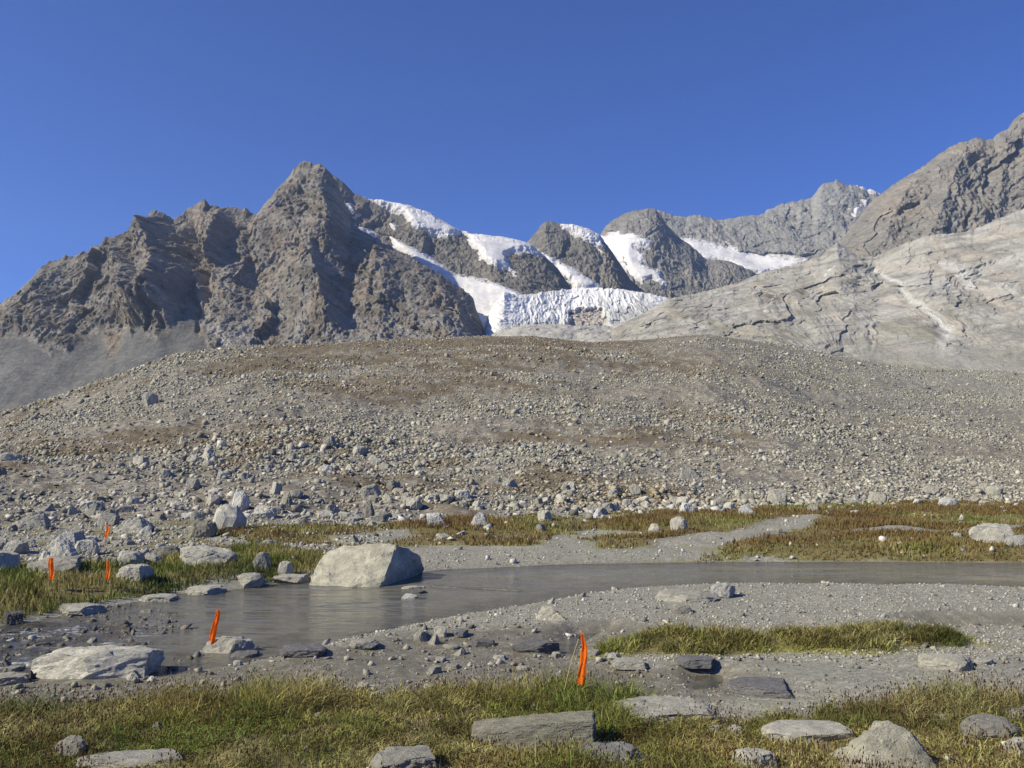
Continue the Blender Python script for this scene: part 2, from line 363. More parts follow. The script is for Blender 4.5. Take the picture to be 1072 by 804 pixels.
def fields(x, y):
    """height and ground-cover weights of the valley floor"""
    x = np.asarray(x, float); y = np.asarray(y, float); yy = np.maximum(y, .5); a = x / yy
    n1 = fbm(x * .9, y * .9, 0, 3, 3); n2 = fbm(x * .28, y * .28, 5, 3, 9); n3 = fbm(x * 6.1, y * 6.1, 2, 2, 31)
    j = n1 * .22 + n2 * .3 * np.clip(y / 14, .2, 1.6)
    riv = poly_sd(x, y, RIVER) + j * .35 + n3 * .015
    mud = poly_sd(x, y, MUD) + j * .5; bank = poly_sd(x, y, BANK) + j * .55 + n3 * .05
    strip = poly_sd(x, y, STRIP) + j * .3; left = poly_sd(x, y, LEFTBANK) + j * .6; mead = poly_sd(x, y, MEADOW) + j * 1.1 + n2 * .8
    silt = np.max([poly_sd(x, y, p) for p in SILT], 0) + j * .6
    pud = np.max([poly_sd(x, y, p) for p in PUDDLES], 0) + j * .25
    z = .13 + .07 * n2 + .025 * n1 + .0015 * n3
    z = z + .12 * sstep(17, 34, y) + .03 * n1 * sstep(15, 25, y)
    z = z + .10 * sstep(0, .5, strip) + .10 * sstep(0, .7, left) + .08 * sstep(0, 1.2, mead)
    z = lerp(z, .05 + .05 * n2 + .03 * n1 + .004 * n3, sstep(-.1, .5, mud))
    z = lerp(z, .24 + .07 * n2 + .05 * n1 + .05 * np.clip(8 - y, 0, 4), sstep(-.15, .55, bank))
    zb = -.05 - .22 * sstep(0, 2.2, riv)
    z = lerp(z, zb + .03 * n1, sstep(-.75, .16, riv))
    z = np.where(riv > -.3, np.maximum(z, lerp(z, .012 + .02 * n1, sstep(-.1, .15, poly_sd(x, y, SPIT)))), z)
    rpd = poly_sd(x, y, RAPZ); z = lerp(z, -.045 + .05 * n1 + .03 * n3, sstep(-.6, .5, rpd) * sstep(-.1, .1, riv))
    z = lerp(z, -.02 + .015 * n1, sstep(-.15, .2, pud) * (1 - sstep(-.1, .3, bank)))
    # moraine
    yf = np.interp(a, _fa, _fy) + 2.2 * n2; yc = np.interp(a, CREST_A, CREST_Y); ec = np.interp(a, _ma, _me)
    t = (y - yf) / (yc - yf); tc = np.clip(t, 0, 1); ef = (np.interp(a, [-1, 1], [.42, .42]) - CAMZ) / yf
    e = ef + (ec - ef) * (1 - (1 - tc) ** 1.75); zm = CAMZ + y * e
    zc = CAMZ + yc * ec
    zm = np.where(t > 1, zc + ec * (y - yc) * 0 - (y - yc) * .10 - .0004 * (y - yc) ** 2, zm)
    zm = np.maximum(zm, -1.0)
    mor = sstep(-.02, .03, t)
    rough = (.55 * fbm(x * .09, y * .09, 1, 4, 40) + .16 * n1) * sstep(0, .12, t) * (1 - .75 * sstep(.8, 1., t) * (t < 1.02))
    z = np.where(t > 0, np.maximum(z, 0) * (1 - sstep(0, .05, t)) + lerp(np.maximum(z, 0), zm, sstep(0, .05, t)) * sstep(0, .05, t) + rough, z)
    grass = np.max([sstep(-.05, .22, bank), sstep(-.02, .15, strip), sstep(0, .35, left), sstep(-.2, .5, mead) * (1 - sstep(-.3, .2, silt))], 0)
    lb = sstep(-.16, -.24, a) * sstep(17, 19, y) * (1 - sstep(.0, .04, t)); grass = np.maximum(grass, lb * .9 * sstep(-.15, .25, fbm(x * .55, y * .8, 6, 4, 88)))
    grass = grass * (1 - mor) * (1 - sstep(-.25, 0, riv))
    mudw = np.maximum(sstep(-.2, .3, mud), sstep(-.28, .02, riv)) * (1 - mor)
    mudw = np.maximum(mudw, .8 * sstep(-.3, .1, pud)) * (1 - grass)
    # cover on the moraine: heath, and pale sandy runs
    vn = .8 * fbm(x * .05, y * .07, 3, 6, 77, .62) + .7 * fbm(x * .4, y * .4, 3, 4, 78)
    heath = sstep(-.1, .45, vn + .55 * sstep(.35, .8, tc) * np.exp(-((a + .12) / .26) ** 2) - .12 - .5 * sstep(.15, .45, a)) * mor
    pale = sstep(.25, .6, a + .25 * vn) * sstep(.2, .9, tc) * mor * .75
    moss = (sstep(-.2, -.05, strip + .2 * n1) * (1 - sstep(.08, .3, strip)) * sstep(-.1, .1, fbm(x * .8, y * .8, 0, 2, 5))
            + .9 * sstep(-.15, .02, left) * (1 - sstep(.05, .3, left)) * (n1 > -.1) + .6 * sstep(-.5, 0., mead) * (1 - sstep(0, .5, mead)) * (n1 > 0)) * (1 - mor)
    return dict(z=z, grass=grass, mud=mudw, mor=mor, heath=heath, pale=pale, moss=np.clip(moss, 0, 1) * (riv < -.1), bank=bank, strip=strip, left=left, mead=mead, riv=riv, t=t, silt=silt)
def Hz(x, y): return fields(x, y)['z']

NCORE, ACORE = 980, .82
ca = np.concatenate([np.linspace(-1.6, -ACORE, 30, endpoint=False), np.linspace(-ACORE, ACORE, NCORE), np.linspace(ACORE, 1.6, 31)[1:]])
ry = np.concatenate([np.linspace(-14, 3, 30, endpoint=False), np.geomspace(3, 420, 820)])
A_, Y_ = np.meshgrid(ca, ry); X_ = A_ * np.maximum(Y_, 3) ; 
FL = fields(X_, Y_)
_core = {k: v[30:, 30:30 + NCORE].astype(np.float32) for k, v in FL.items()}
def fields(x, y):
    """the same fields read back off the terrain sheet"""
    x = np.asarray(x, float); y = np.asarray(y, float); yy = np.clip(y, 3, 419.9)
    u = np.clip((x / yy + ACORE) / (2 * ACORE) * (NCORE - 1), 0, NCORE - 1.001); v = np.clip(np.log(yy / 3) / math.log(140) * 819, 0, 818.999)
    i, j = v.astype(int), u.astype(int); fv, fu = v - i, u - j
    return {k: A[i, j] * (1 - fu) * (1 - fv) + A[i, j + 1] * fu * (1 - fv) + A[i + 1, j] * (1 - fu) * fv + A[i + 1, j + 1] * fu * fv for k, A in _core.items()}
co = np.stack([X_, Y_, FL['z']], -1).reshape(-1, 3)
zn = np.stack([FL['grass'], FL['mud'], FL['mor']], -1).reshape(-1, 3); tn = np.stack([FL['heath'], FL['moss'], FL['pale']], -1).reshape(-1, 3)
q = grid_faces(*A_.shape)
o = mesh_from("terrain", co, q, np.full(len(q), 4), M_TERR, True, {"zone": zn, "tint": tn}); tag(o, kind="structure", label="flat stony valley floor rising into a rubble covered moraine hill", cat="ground")
q = np.array([(0, 1, 2, 3)]); gco = [(-3950, -280, -4), (3950, -280, -4), (3950, 4650, -4), (-3950, 4650, -4)]
o = mesh_from("ground", gco, q, [4], M_TERR, False, {"zone": np.tile((0, 0, 1.), (4, 1)), "tint": np.tile((.2, 0, .3), (4, 1))})
tag(o, kind="structure", label="far stony valley ground beneath the mountains", cat="ground")

# water: level sheet, seen wherever the bed lies below it
wa = np.linspace(-1.2, 1.2, 700); wy = np.geomspace(4.5, 24, 420); A_, Y_ = np.meshgrid(wa, wy); X_ = A_ * Y_
fx = fields(X_, Y_)
rap = sstep(-.7, .6, poly_sd(X_, Y_, RAPZ) + .5 * fbm(X_, Y_, 0, 3, 18))
shal = np.clip(1 - (-fx['z']) / .12, 0, 1)
zw = .003 * perlin(X_ * 2.2, Y_ * 3.5, 0, 3) + rap * (.03 * fbm(X_ * 2.6, Y_ * 3.4, 1, 3, 8))
foam = rap * sstep(.05, .5, fbm(X_ * .9 + 3, Y_ * 1.5, 4, 3, 22) + .1)
keep = (fx['z'] < .06)
co = np.stack([X_, Y_, zw], -1).reshape(-1, 3); q = grid_faces(*A_.shape, keep=keep)
co, q, cc = compact(co, q, {"flow": np.stack([np.maximum(rap, shal * .8), foam, shal], -1).reshape(-1, 3)})
o = mesh_from("river", co, q, np.full(len(q), 4), M_WATER, True, cc); tag(o, kind="structure", label="shallow grey glacial stream winding past the big boulder", cat="water")

# ------------------------------------------------------------------ mountains
def col3(c, shape): return np.broadcast_to(np.asarray(c, float), shape + (3,)).copy()
def box_blur(A, k):
    for ax in (0, 1):
        p = np.pad(A, [(k, k) if i == ax else (0, 0) for i in range(2)], 'edge'); cs = np.cumsum(p, ax)
        cs = np.concatenate([np.zeros_like(np.take(cs, [0], ax)), cs], ax); n = A.shape[ax]
        A = (np.take(cs, np.arange(2 * k + 1, 2 * k + 1 + n), ax) - np.take(cs, np.arange(n), ax)) / (2 * k + 1)
    return A
def blend(c, m, col): return c + (np.asarray(col) - c) * m[..., None]

def layer(name, skyline, foot, yfoot, ycrest, cols=600, rows=320, power=1.15, disp=None, paint=None, mat=None, jag=0.0, back=500, seed=0, base=(.17, .16, .15), fade=.11, label="", rowpow=1.0):
    sk = np.array(skyline, float); ft = np.array(foot, float)
    px = np.linspace(sk[0, 0], sk[-1, 0], cols); py_c = np.interp(px, sk[:, 0], sk[:, 1]); py_f = np.interp(px, ft[:, 0], ft[:, 1])
    jg = 0 * px
    if jag: jg = jag * (fbm(px * .11, 0 * px, seed + .5, 5, seed, .62) + .5 * facet(px * .16, 0 * px + .5, seed, 1.2, .5))
    py_f = np.maximum(py_f, py_c + 4)
    t = np.linspace(0, 1, rows) ** rowpow
    T, PX = np.meshgrid(t, px, indexing='ij'); kb = np.ones(61) / 61; py_s = np.convolve(np.pad(py_c, 30, 'edge'), kb, 'valid'); py_s = np.convolve(np.pad(py_s, 30, 'edge'), kb, 'valid')
    PY = py_f + (np.maximum(py_s, py_c) - py_f) * T + (py_c - np.maximum(py_s, py_c)) * T ** 3 + jg * T ** 14
    yc = np.interp(px, *ycrest) if isinstance(ycrest, tuple) else np.full(cols, float(ycrest))
    yf = np.interp(px, *yfoot) if isinstance(yfoot, tuple) else np.full(cols, float(yfoot))
    a, e = ray(PX, PY); Yd = yf + (yc - yf) * T ** power
    X = a * Yd; Z = CAMZ + e * Yd; Y = Yd.copy()
    d = np.zeros_like(X); c = col3(base, X.shape)
    if disp is not None: d = disp(X, Y, Z, PX, PY, T)
    f = 1 - (1 - np.clip((1 - T) / fade, 0, 1)) ** 2 * .96
    d = d * f
    if paint is not None: c = paint(c, X, Y, Z, PX, PY, T, d)
    Y2 = Y - d * .85; Z2 = Z + d * .28 * (1 - T); X2 = X
    # skirt in front (below ground) and the far side
    nb = 24; bt = np.linspace(0, 1, nb + 1)[1:, None]
    bx = X2[-1] * (1 + bt * .12); by = Y2[-1] + bt * back; bz = Z2[-1] - bt ** 1.1 * np.maximum(Z2[-1] + 10, 20) + 10 * fbm(bx * .02, by * .02, 0, 3, 5) * bt
    bx = bx * 1.0
    fx_, fy_, fz_ = X2[:1], Y2[:1] - 30, np.full((1, cols), -12.0)
    XA, YA, ZA = np.vstack([fx_, X2, bx]), np.vstack([fy_, Y2, by]), np.vstack([fz_, Z2, bz])
    ck = np.concatenate([c[:1], c, np.repeat(c[-1:], nb, 0)], 0)
    q = grid_faces(*XA.shape)
    o = mesh_from(name, np.stack([XA, YA, ZA], -1).reshape(-1, 3), q, np.full(len(q), 4), mat or M_MTN, True, {"tint": ck.reshape(-1, 3)})
    tag(o, kind="structure", label=label, cat="mountain")
    return dict(X=X2, Y=Y2, Z=Z2, PX=PX, PY=PY, T=T)
def snow(name, L, polys, thick=14.0, k=11, ratio=2.6, wob=1.8, mat=None, label="", tintf=None):
    PXs, PYs = to_px(L['X'], L['Y'], L['Z'])
    sd = np.max([poly_sd(PXs, PYs, p) for p in polys], 0) + 1.5 * wob * fbm(L['X'] * .014, L['Z'] * .024, L['Y'] * .01, 6, 61, .7)
    X, Y, Z = box_blur(L['X'], k), box_blur(L['Y'], k), box_blur(L['Z'], k)
    wl = sstep(.9, 1., L['T']); X, Y, Z = lerp(X, L['X'], wl), lerp(Y, L['Y'], wl), lerp(Z, L['Z'], wl)
    off = np.clip(sd * ratio + 2, -14, thick) + 1.2 * fbm(L['X'] * .03, L['Z'] * .03, 2, 4, 19) * (sd > 1)
    Y = Y - off * .8; Z = Z + off * .35
    co = np.stack([X, Y, Z], -1).reshape(-1, 3); q = grid_faces(*X.shape, keep=sd > -3.5)
    tint = np.ones(X.shape + (3,)); ed = np.clip(1 - sd / 3.2, 0, 1) * .45 + .22 * sstep(0, .4, fbm(X * .02, Z * .06, 3, 4, 66)); tint = tint * (1 - ed[..., None] * np.array((.55, .58, .6)))
    co, q, cc = compact(co, q, {"tint": tint.reshape(-1, 3)})
    o = mesh_from(name, co, q, np.full(len(q), 4), mat or M_SNOW, True, cc); tag(o, kind="structure", label=label, cat="snow"); return o
def spur(PX, PY, line, amp, wl, wr):
    """a rib running down the face: gentle on one flank, steep on the other"""
    d, s, tt = line_d(PX, PY, line)
    wdt = np.where(s > 0, wl, wr)                         # lines are drawn downwards: s > 0 is the photo-left flank
    return amp * np.clip(1 - d / wdt, 0, 1) ** 1.1 * np.clip(np.minimum(tt * 6 + .35, (1 - tt) * 5 + .1), 0, 1)

def foot_of(xs, extra): return [(x, float(np.interp(x, SKY_M[:, 0], SKY_M[:, 1])) + extra) for x in xs]
SX = list(range(-200, 1301, 25))

# left massif --------------------------------------------------------------
SK_A = [(-160,392),(-60,350),(0,318),(21,303),(36,292),(46,281),(52,273),(60,272),(71,268.6),(84,266),(104,261),(115,255),(125,249),(139,237),(146,233),(153,231),(158,221),(167,220),(174,225),(181,229),(190,224),(198,218),(205,214),(210,210),(214,209),(218,213),(221,216),(230,217),(244,216),(254,219),(261,221),(266,224),(270,222.7),(278,212),(292,197),(303,184),(309,176),(315,169),(321,170),(327,171.5),(332,170.5),(338,173),(346,182),(354,194),(362,214),(368,234),(390,248),(410,259),(434,271),(455,284),(474,296),(488,305),(495,312),(499,324),(503,336),(509,352),(516,372)]
TAL = [(-200,366),(-10,372),(12,356),(24,346),(38,362),(58,374),(78,366),(100,348),(108,350),(120,374),(132,362),(150,348),(158,350),(172,364),(184,356),(196,345),(204,318),(207,290),(212,300),(216,330),(214,352),(226,372),(240,420),(240,700),(-200,700)]
def crag(X, Y, Z, seed, lean=.35, A=(44, 15, 6, 6, 4), sc=1.0):
    """ribs and gullies down the face, broken into facets and ledges"""
    X, Z = X / sc, Z / sc
    w1 = 55 * fbm(X / 230, Z / 230, seed + .3, 4, seed + 1); w2 = 14 * fbm(X / 50, Z / 50, seed + .7, 4, seed + 2)
    u = X + w1 + lean * Z; v = Z + w1 * .7
    d = A[0] * (ridged((u + w2) / 270, v / 900, 0, 2, seed + 3) - .35) + A[0] * .38 * facet((u + w1 * .4 + w2) / 120, (v + w2) / 210, seed + 15, 1.1, .3)
    r1 = ridged((u + 1.3 * w2 + .25 * Z) / 95, (v + w2) / 420, 1, 3, seed + 4, .5)
    d = d + A[1] * (r1 - .3) + A[1] * .55 * facet((u + w2 * 1.4) / 48, (v + .35 * u + w2) / 105, seed + 5)
    d = d - A[1] * .9 * np.clip(ridged((u - .5 * Z + w2) / 150, (v + w2) / 520, 2, 3, seed + 16, .55) - .78, 0, 1) * 5
    d = d + A[2] * .8 * facet((u + w2 * .8) / 19, (v + .3 * u + w2 * .6) / 34, seed + 6) + A[2] * .35 * facet((X + w2 * .5) / 8, (Z + w2 * .5) / 13, seed + 7) + 1.6 * facet((X + .5 * w2) / 3.6, (Z + .4 * X) / 4.6, seed + 17)
    d = d + A[3] * .6 * (ridged((X * .4 + w1) / 80, (Z + .55 * X + w2) / 26, 2, 3, seed + 8) - .3) + A[4] * fbm(X / 11, Z / 13, 3, 4, seed + 9, .65)
    d = d + A[1] * .4 * (ridged((u - .7 * Z + w2 * .5) / 34, (v + .5 * u) / 190, 3, 3, seed + 18, .55) - .3) + A[1] * .3 * (ridged((u + .8 * Z + w2) / 22, (v - .6 * u) / 120, 4, 3, seed + 19, .55) - .3)
    return d
def disp_A(X, Y, Z, PX, PY, T):
    QX = PX + 5 * fbm(PX * .05, PY * .05, 1, 5, 91, .6); QY = PY + 5 * fbm(PX * .05, PY * .05, 2, 4, 92)
    d = crag(X, Y, Z, 20)
    tal = sstep(-9, 5, poly_sd(PX, PY, TAL) + 9 * fbm(PX * .06, PY * .03, 0, 4, 3))
    s_ = spur(QX, QY, [(159,234),(168,248),(178,268),(184,300),(184,322),(178,352)], 130, 80, 22)
    s_ = s_ + spur(QX, QY, [(128,248),(136,268),(148,290),(156,318),(168,348)], 66, 40, 14)
    s_ = s_ + spur(QX, QY, [(100,262),(110,290),(118,320),(116,352)], 34, 40, 16)
    s_ = s_ + spur(QX, QY, [(52,274),(56,300),(50,330),(42,358)], 34, 50, 24)
    s_ = s_ + spur(QX, QY, [(236,217),(240,238),(232,262),(228,288)], 78, 26, 14)
    s_ = s_ + spur(QX, QY, [(334,172),(345,200),(350,235),(342,270)], 50, 70, 20)
    s_ = s_ + spur(QX, QY, [(322,262),(336,290),(344,320),(350,352)], 56, 50, 15)
    s_ = s_ + spur(QX, QY, [(378,242),(394,268),(404,300),(398,350)], 34, 40, 20)
    s_ = s_ + spur(QX, QY, [(300,190),(292,220),(276,250),(262,285)], 36, 55, 26)
    s_ = s_ + spur(QX, QY, [(442,276),(464,300),(480,325),(488,352)], 40, 40, 22)
    d = d + s_ - 70 * np.clip(1 - line_d(QX, QY, [(190,226),(208,262),(215,290),(209,330),(203,372)])[0] / 16, 0, 1)
    tsm = 16 * fbm(X / 150, Z / 260, 0, 3, 71) + .8 * fbm(X / 9, Z / 9, 0, 4, 73)
    return lerp(d, tsm + 22 + box_blur(s_, 20) * .6, tal)
def paint_A(c, X, Y, Z, PX, PY, T, d):
    n = fbm(X / 130, Z / 130, 0, 4, 51); n2 = fbm((X + .4 * Z) / 45, Z / 70, 1, 4, 52)
    c = blend(c, sstep(-.1, .45, n), (.195, .163, .13)); c = blend(c, sstep(.05, .5, n2) * .7, (.115, .109, .104))
    c = blend(c, sstep(.15, .5, fbm(X / 60, Z / 60, 9, 4, 53)) * .6, (.24, .19, .15))
    c = blend(c, sstep(.12, .4, ridged(X / 90, (Z + .4 * X) / 30, 0, 3, 54) - .3) * .35, (.33, .315, .30))
    low = sstep(300, 355, PY) * sstep(215, 250, PX) * (1 - sstep(480, 510, PX)); c = blend(c, low * .5 * sstep(-.2, .3, n2), (.30, .285, .265))
    c = blend(c, np.clip(1 - line_d(PX, PY, [(205,222),(218,255),(221,290),(214,320)])[0] / 12, 0, 1) * .8, (.27, .225, .185))
    c = blend(c, np.clip(1 - line_d(PX, PY, [(228,335),(232,352),(244,370)])[0] / 10, 0, 1) * .7 * sstep(-.2, .2, n2), (.43, .39, .34))
    tal = sstep(-2, 4, poly_sd(PX, PY, TAL) + 9 * fbm(PX * .06, PY * .03, 0, 4, 3))
    tc = col3((.128, .124, .118), X.shape); tc = blend(tc, sstep(-.1, .35, fbm((X + .6 * Z) / 90, Z / 120, 0, 5, 56)), (.16, .154, .145))
    return c + (tc - c) * tal[..., None]
LA = layer("mountain_ridge", SK_A, foot_of(SX, 26), 1250, ([-160, 0, 160, 320, 400, 500], [1500, 1650, 1850, 2000, 1900, 1800]), 980, 480, 1.0, disp_A, paint_A, jag=2.4, fade=.17, seed=4, base=(.15, .13, .107),
           label="jagged dark grey rock mountain with a pyramid summit and scree fans")

# snowy shoulder behind the summit -----------------------------------------
def z2(*p): return [(350 + .3358 * x, 180 + .3358 * y) for x, y in p]
def z3(*p): return [(700 + .3608 * x, 110 + .3608 * y) for x, y in p]
def disp_gen(seed, amp=1.0, lean=.4, sc=1.35):
    return lambda X, Y, Z, PX, PY, T: amp * crag(X, Y, Z, seed, lean, (46, 16, 6, 7, 4), sc)
def paint_gen(seed, warm=(.22, .195, .165), cool=(.15, .145, .14)):
    def f(c, X, Y, Z, PX, PY, T, d):
        n = fbm(X / 140, Z / 140, 0, 4, seed); n2 = fbm(X / 45, Z / 60, 1, 4, seed + 2)
        c = blend(c, sstep(-.15, .4, n), warm); c = blend(c, sstep(0, .5, n2) * .6, cool); return c
    return f
SK_A2 = [(320,200),(338,176),(350,184),(360,191),(370,202),(384,208),(402,212),(422,216),(428,214.5),(437,219.6),(461,230),(481,242),(494,246.5),(510,248.5),(525,250),(541,253),(556,259),(570,268),(584,281),(598,302),(606,318),(620,345)]
LA2 = layer("mountain_shoulder", SK_A2, [(320, 372), (640, 372)], 1750, 2300, 560, 300, 1.0, disp_gen(101), paint_gen(105), jag=.6, seed=6, base=(.18, .168, .15), label="rock shoulder carrying snow patches right of the pyramid summit")
snow("snowfield", LA2, [z2((85,75),(215,100),(335,145),(395,185),(392,196),(345,204),(290,192),(245,168),(215,128),(160,112),(110,92))], label="snow dome on the shoulder below the pyramid summit")
snow("snowfield", LA2, [z2((392,180),(520,200),(640,225),(660,262),(620,256),(560,250),(541,264),(548,285),(576,322),(560,314),(500,296),(470,276),(440,242))], label="crevassed snow tongue hanging between two rock knobs")
snow("snowfield", LA2, [z2((28,92),(50,100),(75,132),(60,135)), z2((60,172),(90,172),(135,198),(110,200)), z2((175,160),(195,175),(190,185)), z2((175,200),(215,222),(262,244),(322,281),(378,320),(442,332),(522,352),(585,384),(575,440),(540,560),(440,560),(405,430),(385,378),(318,326),(245,282),(190,240))],
     wob=1.0, label="narrow snow ramp slanting down behind the dark buttress")
# middle peak ----------------------------------------------------------------
SK_B = [(505,290),(525,272),(540,261),(550,255.5),(556,249),(562,242),(567,235),(571,231.5),(575,232.5),(578,232),(585,233.7),(605,237.8),(619,243),(629,249),(636,257),(645,270),(655,285),(663,296),(672,303),(690,315),(710,345)]
LB = layer("middle_peak", SK_B, [(500, 362), (720, 362)], 2250, 2650, 460, 260, 1.0, disp_gen(131), paint_gen(135, (.23, .205, .175)), jag=1.0, seed=8, base=(.185, .172, .155), label="small rock peak with a snow cap between the glaciers")
snow("snowfield", LB, [z2((684,154),(760,166),(800,182),(832,200),(845,245),(825,232),(800,218),(760,196),(715,176))], label="rounded snow cap on the small middle peak")
snow("snowfield", LB, [z2((560,225),(600,228),(650,248),(690,272),(745,302),(800,335),(832,362),(800,372),(745,368),(742,352),(700,312),(660,278),(620,262),(560,246))], wob=1.2, label="snow gully running down left of the small middle peak")
# third peak with glacier -----------------------------------------------------
SK_C = [(585,275),(605,262),(622,250),(629,245.5),(633,238),(639,232),(652,224),(662,221),(670,219.5),(679,217.6),(686,219),(692,226),(700,238),(711,249),(722,256),(732,265),(740,272),(752,272),(765,274),(778,279),(787,284),(800,292),(820,310)]
LC = layer("rounded_peak", SK_C, [(580, 345), (830, 345)], 2700, 3150, 460, 260, 1.0, disp_gen(161, .9), paint_gen(165, (.25, .235, .215), (.19, .185, .18)), jag=1.1, seed=9, base=(.215, .205, .19), label="rounded grey peak with a snow basin on its left flank")
snow("snowfield", LC, [z2((826,200),(870,190),(930,194),(992,216),(985,238),(940,242),(975,262),(965,290),(1012,312),(1048,356),(1020,360),(985,332),(960,346),(925,336),(900,300),(862,256),(835,234))], label="snow basin and small icefall on the flank of the rounded peak")
# far ridge -------------------------------------------------------------------
SK_F = [(640,262),(665,240),(680,222),(690,220),(700,223.7),(714,227),(722,226.5),(732,225),(742,228),(754,230),(762,229),(772,227),(783,226),(794,225.5),(808,218),(818,214),(830,211),(842,209),(850,207),(855,200),(859,195),(866,190),(877,190),(891,194),(902,196),(912,200),(922,203),(940,214),(960,235),(985,262)]
LF = layer("far_ridge", SK_F, [(640, 330), (1000, 330)], 3200, 3750, 560, 240, 1.0, disp_gen(191, 1.15, .5, 1.7), paint_gen(195, (.275, .265, .25), (.215, .21, .205)), jag=1.6, seed=12, base=(.245, .24, .23), label="distant pale grey rock ridge above a snowfield")
snow("snowfield", LF, [z3((25,384),(60,388),(130,402),(180,410),(215,423),(240,428),(330,438),(400,452),(360,475),(280,492),(240,490),(190,470),(150,455),(105,456),(60,430))], label="white snowfield at the foot of the far ridge")
snow("snowfield", LF, [z3((532,300),(545,292),(560,293),(550,315),(540,326)), z3((562,278),(578,274),(580,286),(570,292)), z3((545,232),(580,238),(618,254),(600,262))], wob=.6, label="small snow patches high on the far ridge's right end")
# right peak ------------------------------------------------------------------
SK_D = [(850,285),(872,262),(886,244),(900,226),(912,211),(922,203),(930,197),(938,191),(948,185),(960,178.6),(974,168),(982,162),(989,157),(998,152),(1007,149),(1016,146),(1025,144),(1033,146),(1039,146),(1043,141),(1049,138),(1055,135),(1061,126),(1068,119),(1074,116),(1100,104),(1160,80),(1260,50)]
def disp_D(X, Y, Z, PX, PY, T):
    d = disp_gen(211, 1.0, -.3, 1.1)(X, Y, Z, PX, PY, T)
    d = d + spur(PX, PY, [(1010,150),(985,200),(972,232),(968,250)], 34, 50, 18) + spur(PX, PY, [(955,183),(930,225),(915,262)], 28, 40, 16) + spur(PX, PY, [(1050,140),(1045,180),(1035,235)], 36, 50, 18)
    return d
LD = layer("dark_peak", SK_D, [(840, 330), (1300, 310)], 1800, 2250, 560, 280, 1.0, disp_D, paint_gen(215, (.265, .235, .20), (.19, .183, .172)), jag=1.2, seed=14, base=(.225, .21, .19), label="brownish rock peak rising out of the right edge")
# slab slope ------------------------------------------------------------------
SK_E = [(640,345),(670,330),(700,313),(747,303),(772,296),(794,287),(818,280),(841,275),(859,268),(870,258),(877,254),(886,260),(895,266),(905,268),(916,269),(940,258),(967,247),(1007,243.5),(1025,238),(1045,229),(1072,218),(1140,190),(1260,140)]
STREAM = z3((800,460),(860,500),(880,520)), z3((600,480),(660,520),(700,570),(760,600),(800,640),(820,655),(790,690),(790,715),(850,745),(930,775),(1040,800))
def disp_E(X, Y, Z, PX, PY, T):
    w1 = 40 * fbm(X / 170, Z / 170, 0, 4, 231); w2 = 9 * fbm(X / 40, Z / 40, 1, 4, 233)
    u = X * .8 + Z * 1.0 + w1; v = Z * .9 - X * .5 + w1 * .8
    d = 40 * (ridged((u + w2) / 300, (v + w2) / 120, 0, 3, 232) - .3) + 22 * (ridged((u + w2) / 130, (v + w2) / 38, 1, 4, 235, .55) - .3)
    d = d + 13 * facet((u + w2) / 80, (v + w2) / 30, 236, 1, .4) + 6 * facet((u + w2) / 30, (v + w2) / 10, 237, 1, .4) + 2.5 * facet(u / 11, v / 5, 238) + 3 * fbm(u / 20, v / 9, 0, 5, 239, .6)
    d = d + 24 * fbm(X / 140, Z / 140, 3, 3, 241)
    d = d - 12 * np.clip(1 - line_d(PX, PY, STREAM[1])[0] / 12, 0, 1)
    low = sstep(340, 372, PY) * sstep(830, 960, PX)
    return .5 * d * (1 - .75 * low) * (.35 + .65 * sstep(0, .1, T))
def paint_E(c, X, Y, Z, PX, PY, T, d):
    u = (X * .8 + Z * .9); v = (Z * .8 - X * .55)
    n = fbm(u / 150, v / 60, 0, 4, 251); n2 = fbm(u / 60, v / 20, 2, 5, 252)
    c = blend(c, sstep(-.2, .4, n), (.37, .358, .335)); c = blend(c, sstep(-.08, .3, n2) * .7, (.255, .24, .215))
    c = blend(c, sstep(.1, .35, fbm((u + 2 * v) / 26, (v - u * .3) / 70, 4, 4, 257)) * .55, (.17, .16, .145))
    c = blend(c, sstep(.05, .45, fbm(X / 70, Z / 70, 5, 4, 254)) * .6 * sstep(300, 360, PY), (.215, .198, .145))
    c = blend(c, sstep(.1, .4, fbm(X / 50, Z / 50, 7, 4, 255)) * .5, (.40, .35, .295))
    c = blend(c, np.clip(1.3 - line_d(PX, PY, STREAM[1])[0] / (3 + 5 * sstep(300, 380, PY)), 0, 1) * .8, (.52, .51, .48))
    c = blend(c, np.clip(1.3 - line_d(PX, PY, STREAM[0])[0] / 6, 0, 1) * .7, (.52, .51, .48))
    fall = np.clip(1 - np.abs(PX - 836) / 12, 0, 1) * np.clip(1 - np.abs(PY - 308) / 9, 0, 1) + np.clip(1 - np.abs(PX - 806) / 14, 0, 1) * np.clip(1 - np.abs(PY - 312) / 12, 0, 1)
    c = blend(c, np.clip(fall * 1.4, 0, 1) * sstep(-.35, .1, perlin(X / 7, Z / 60, 0, 258)), (.14, .12, .10))
    w_ = np.clip(1.2 - line_d(PX, PY, z3((320,545),(300,565),(285,590),(270,605)))[0] / 1.6, 0, 1) + np.clip(1.2 - line_d(PX, PY, z3((475,472),(450,490),(440,540)))[0] / 1.2, 0, 1)
    c = blend(c, np.clip(w_, 0, 1) * .55 * sstep(-.3, .2, perlin(X / 5, Z / 12, 0, 259)), (.66, .67, .68))
    low = sstep(345, 378, PY) * sstep(800, 930, PX); c = blend(c, low * .8, (.285, .272, .238))
    return c
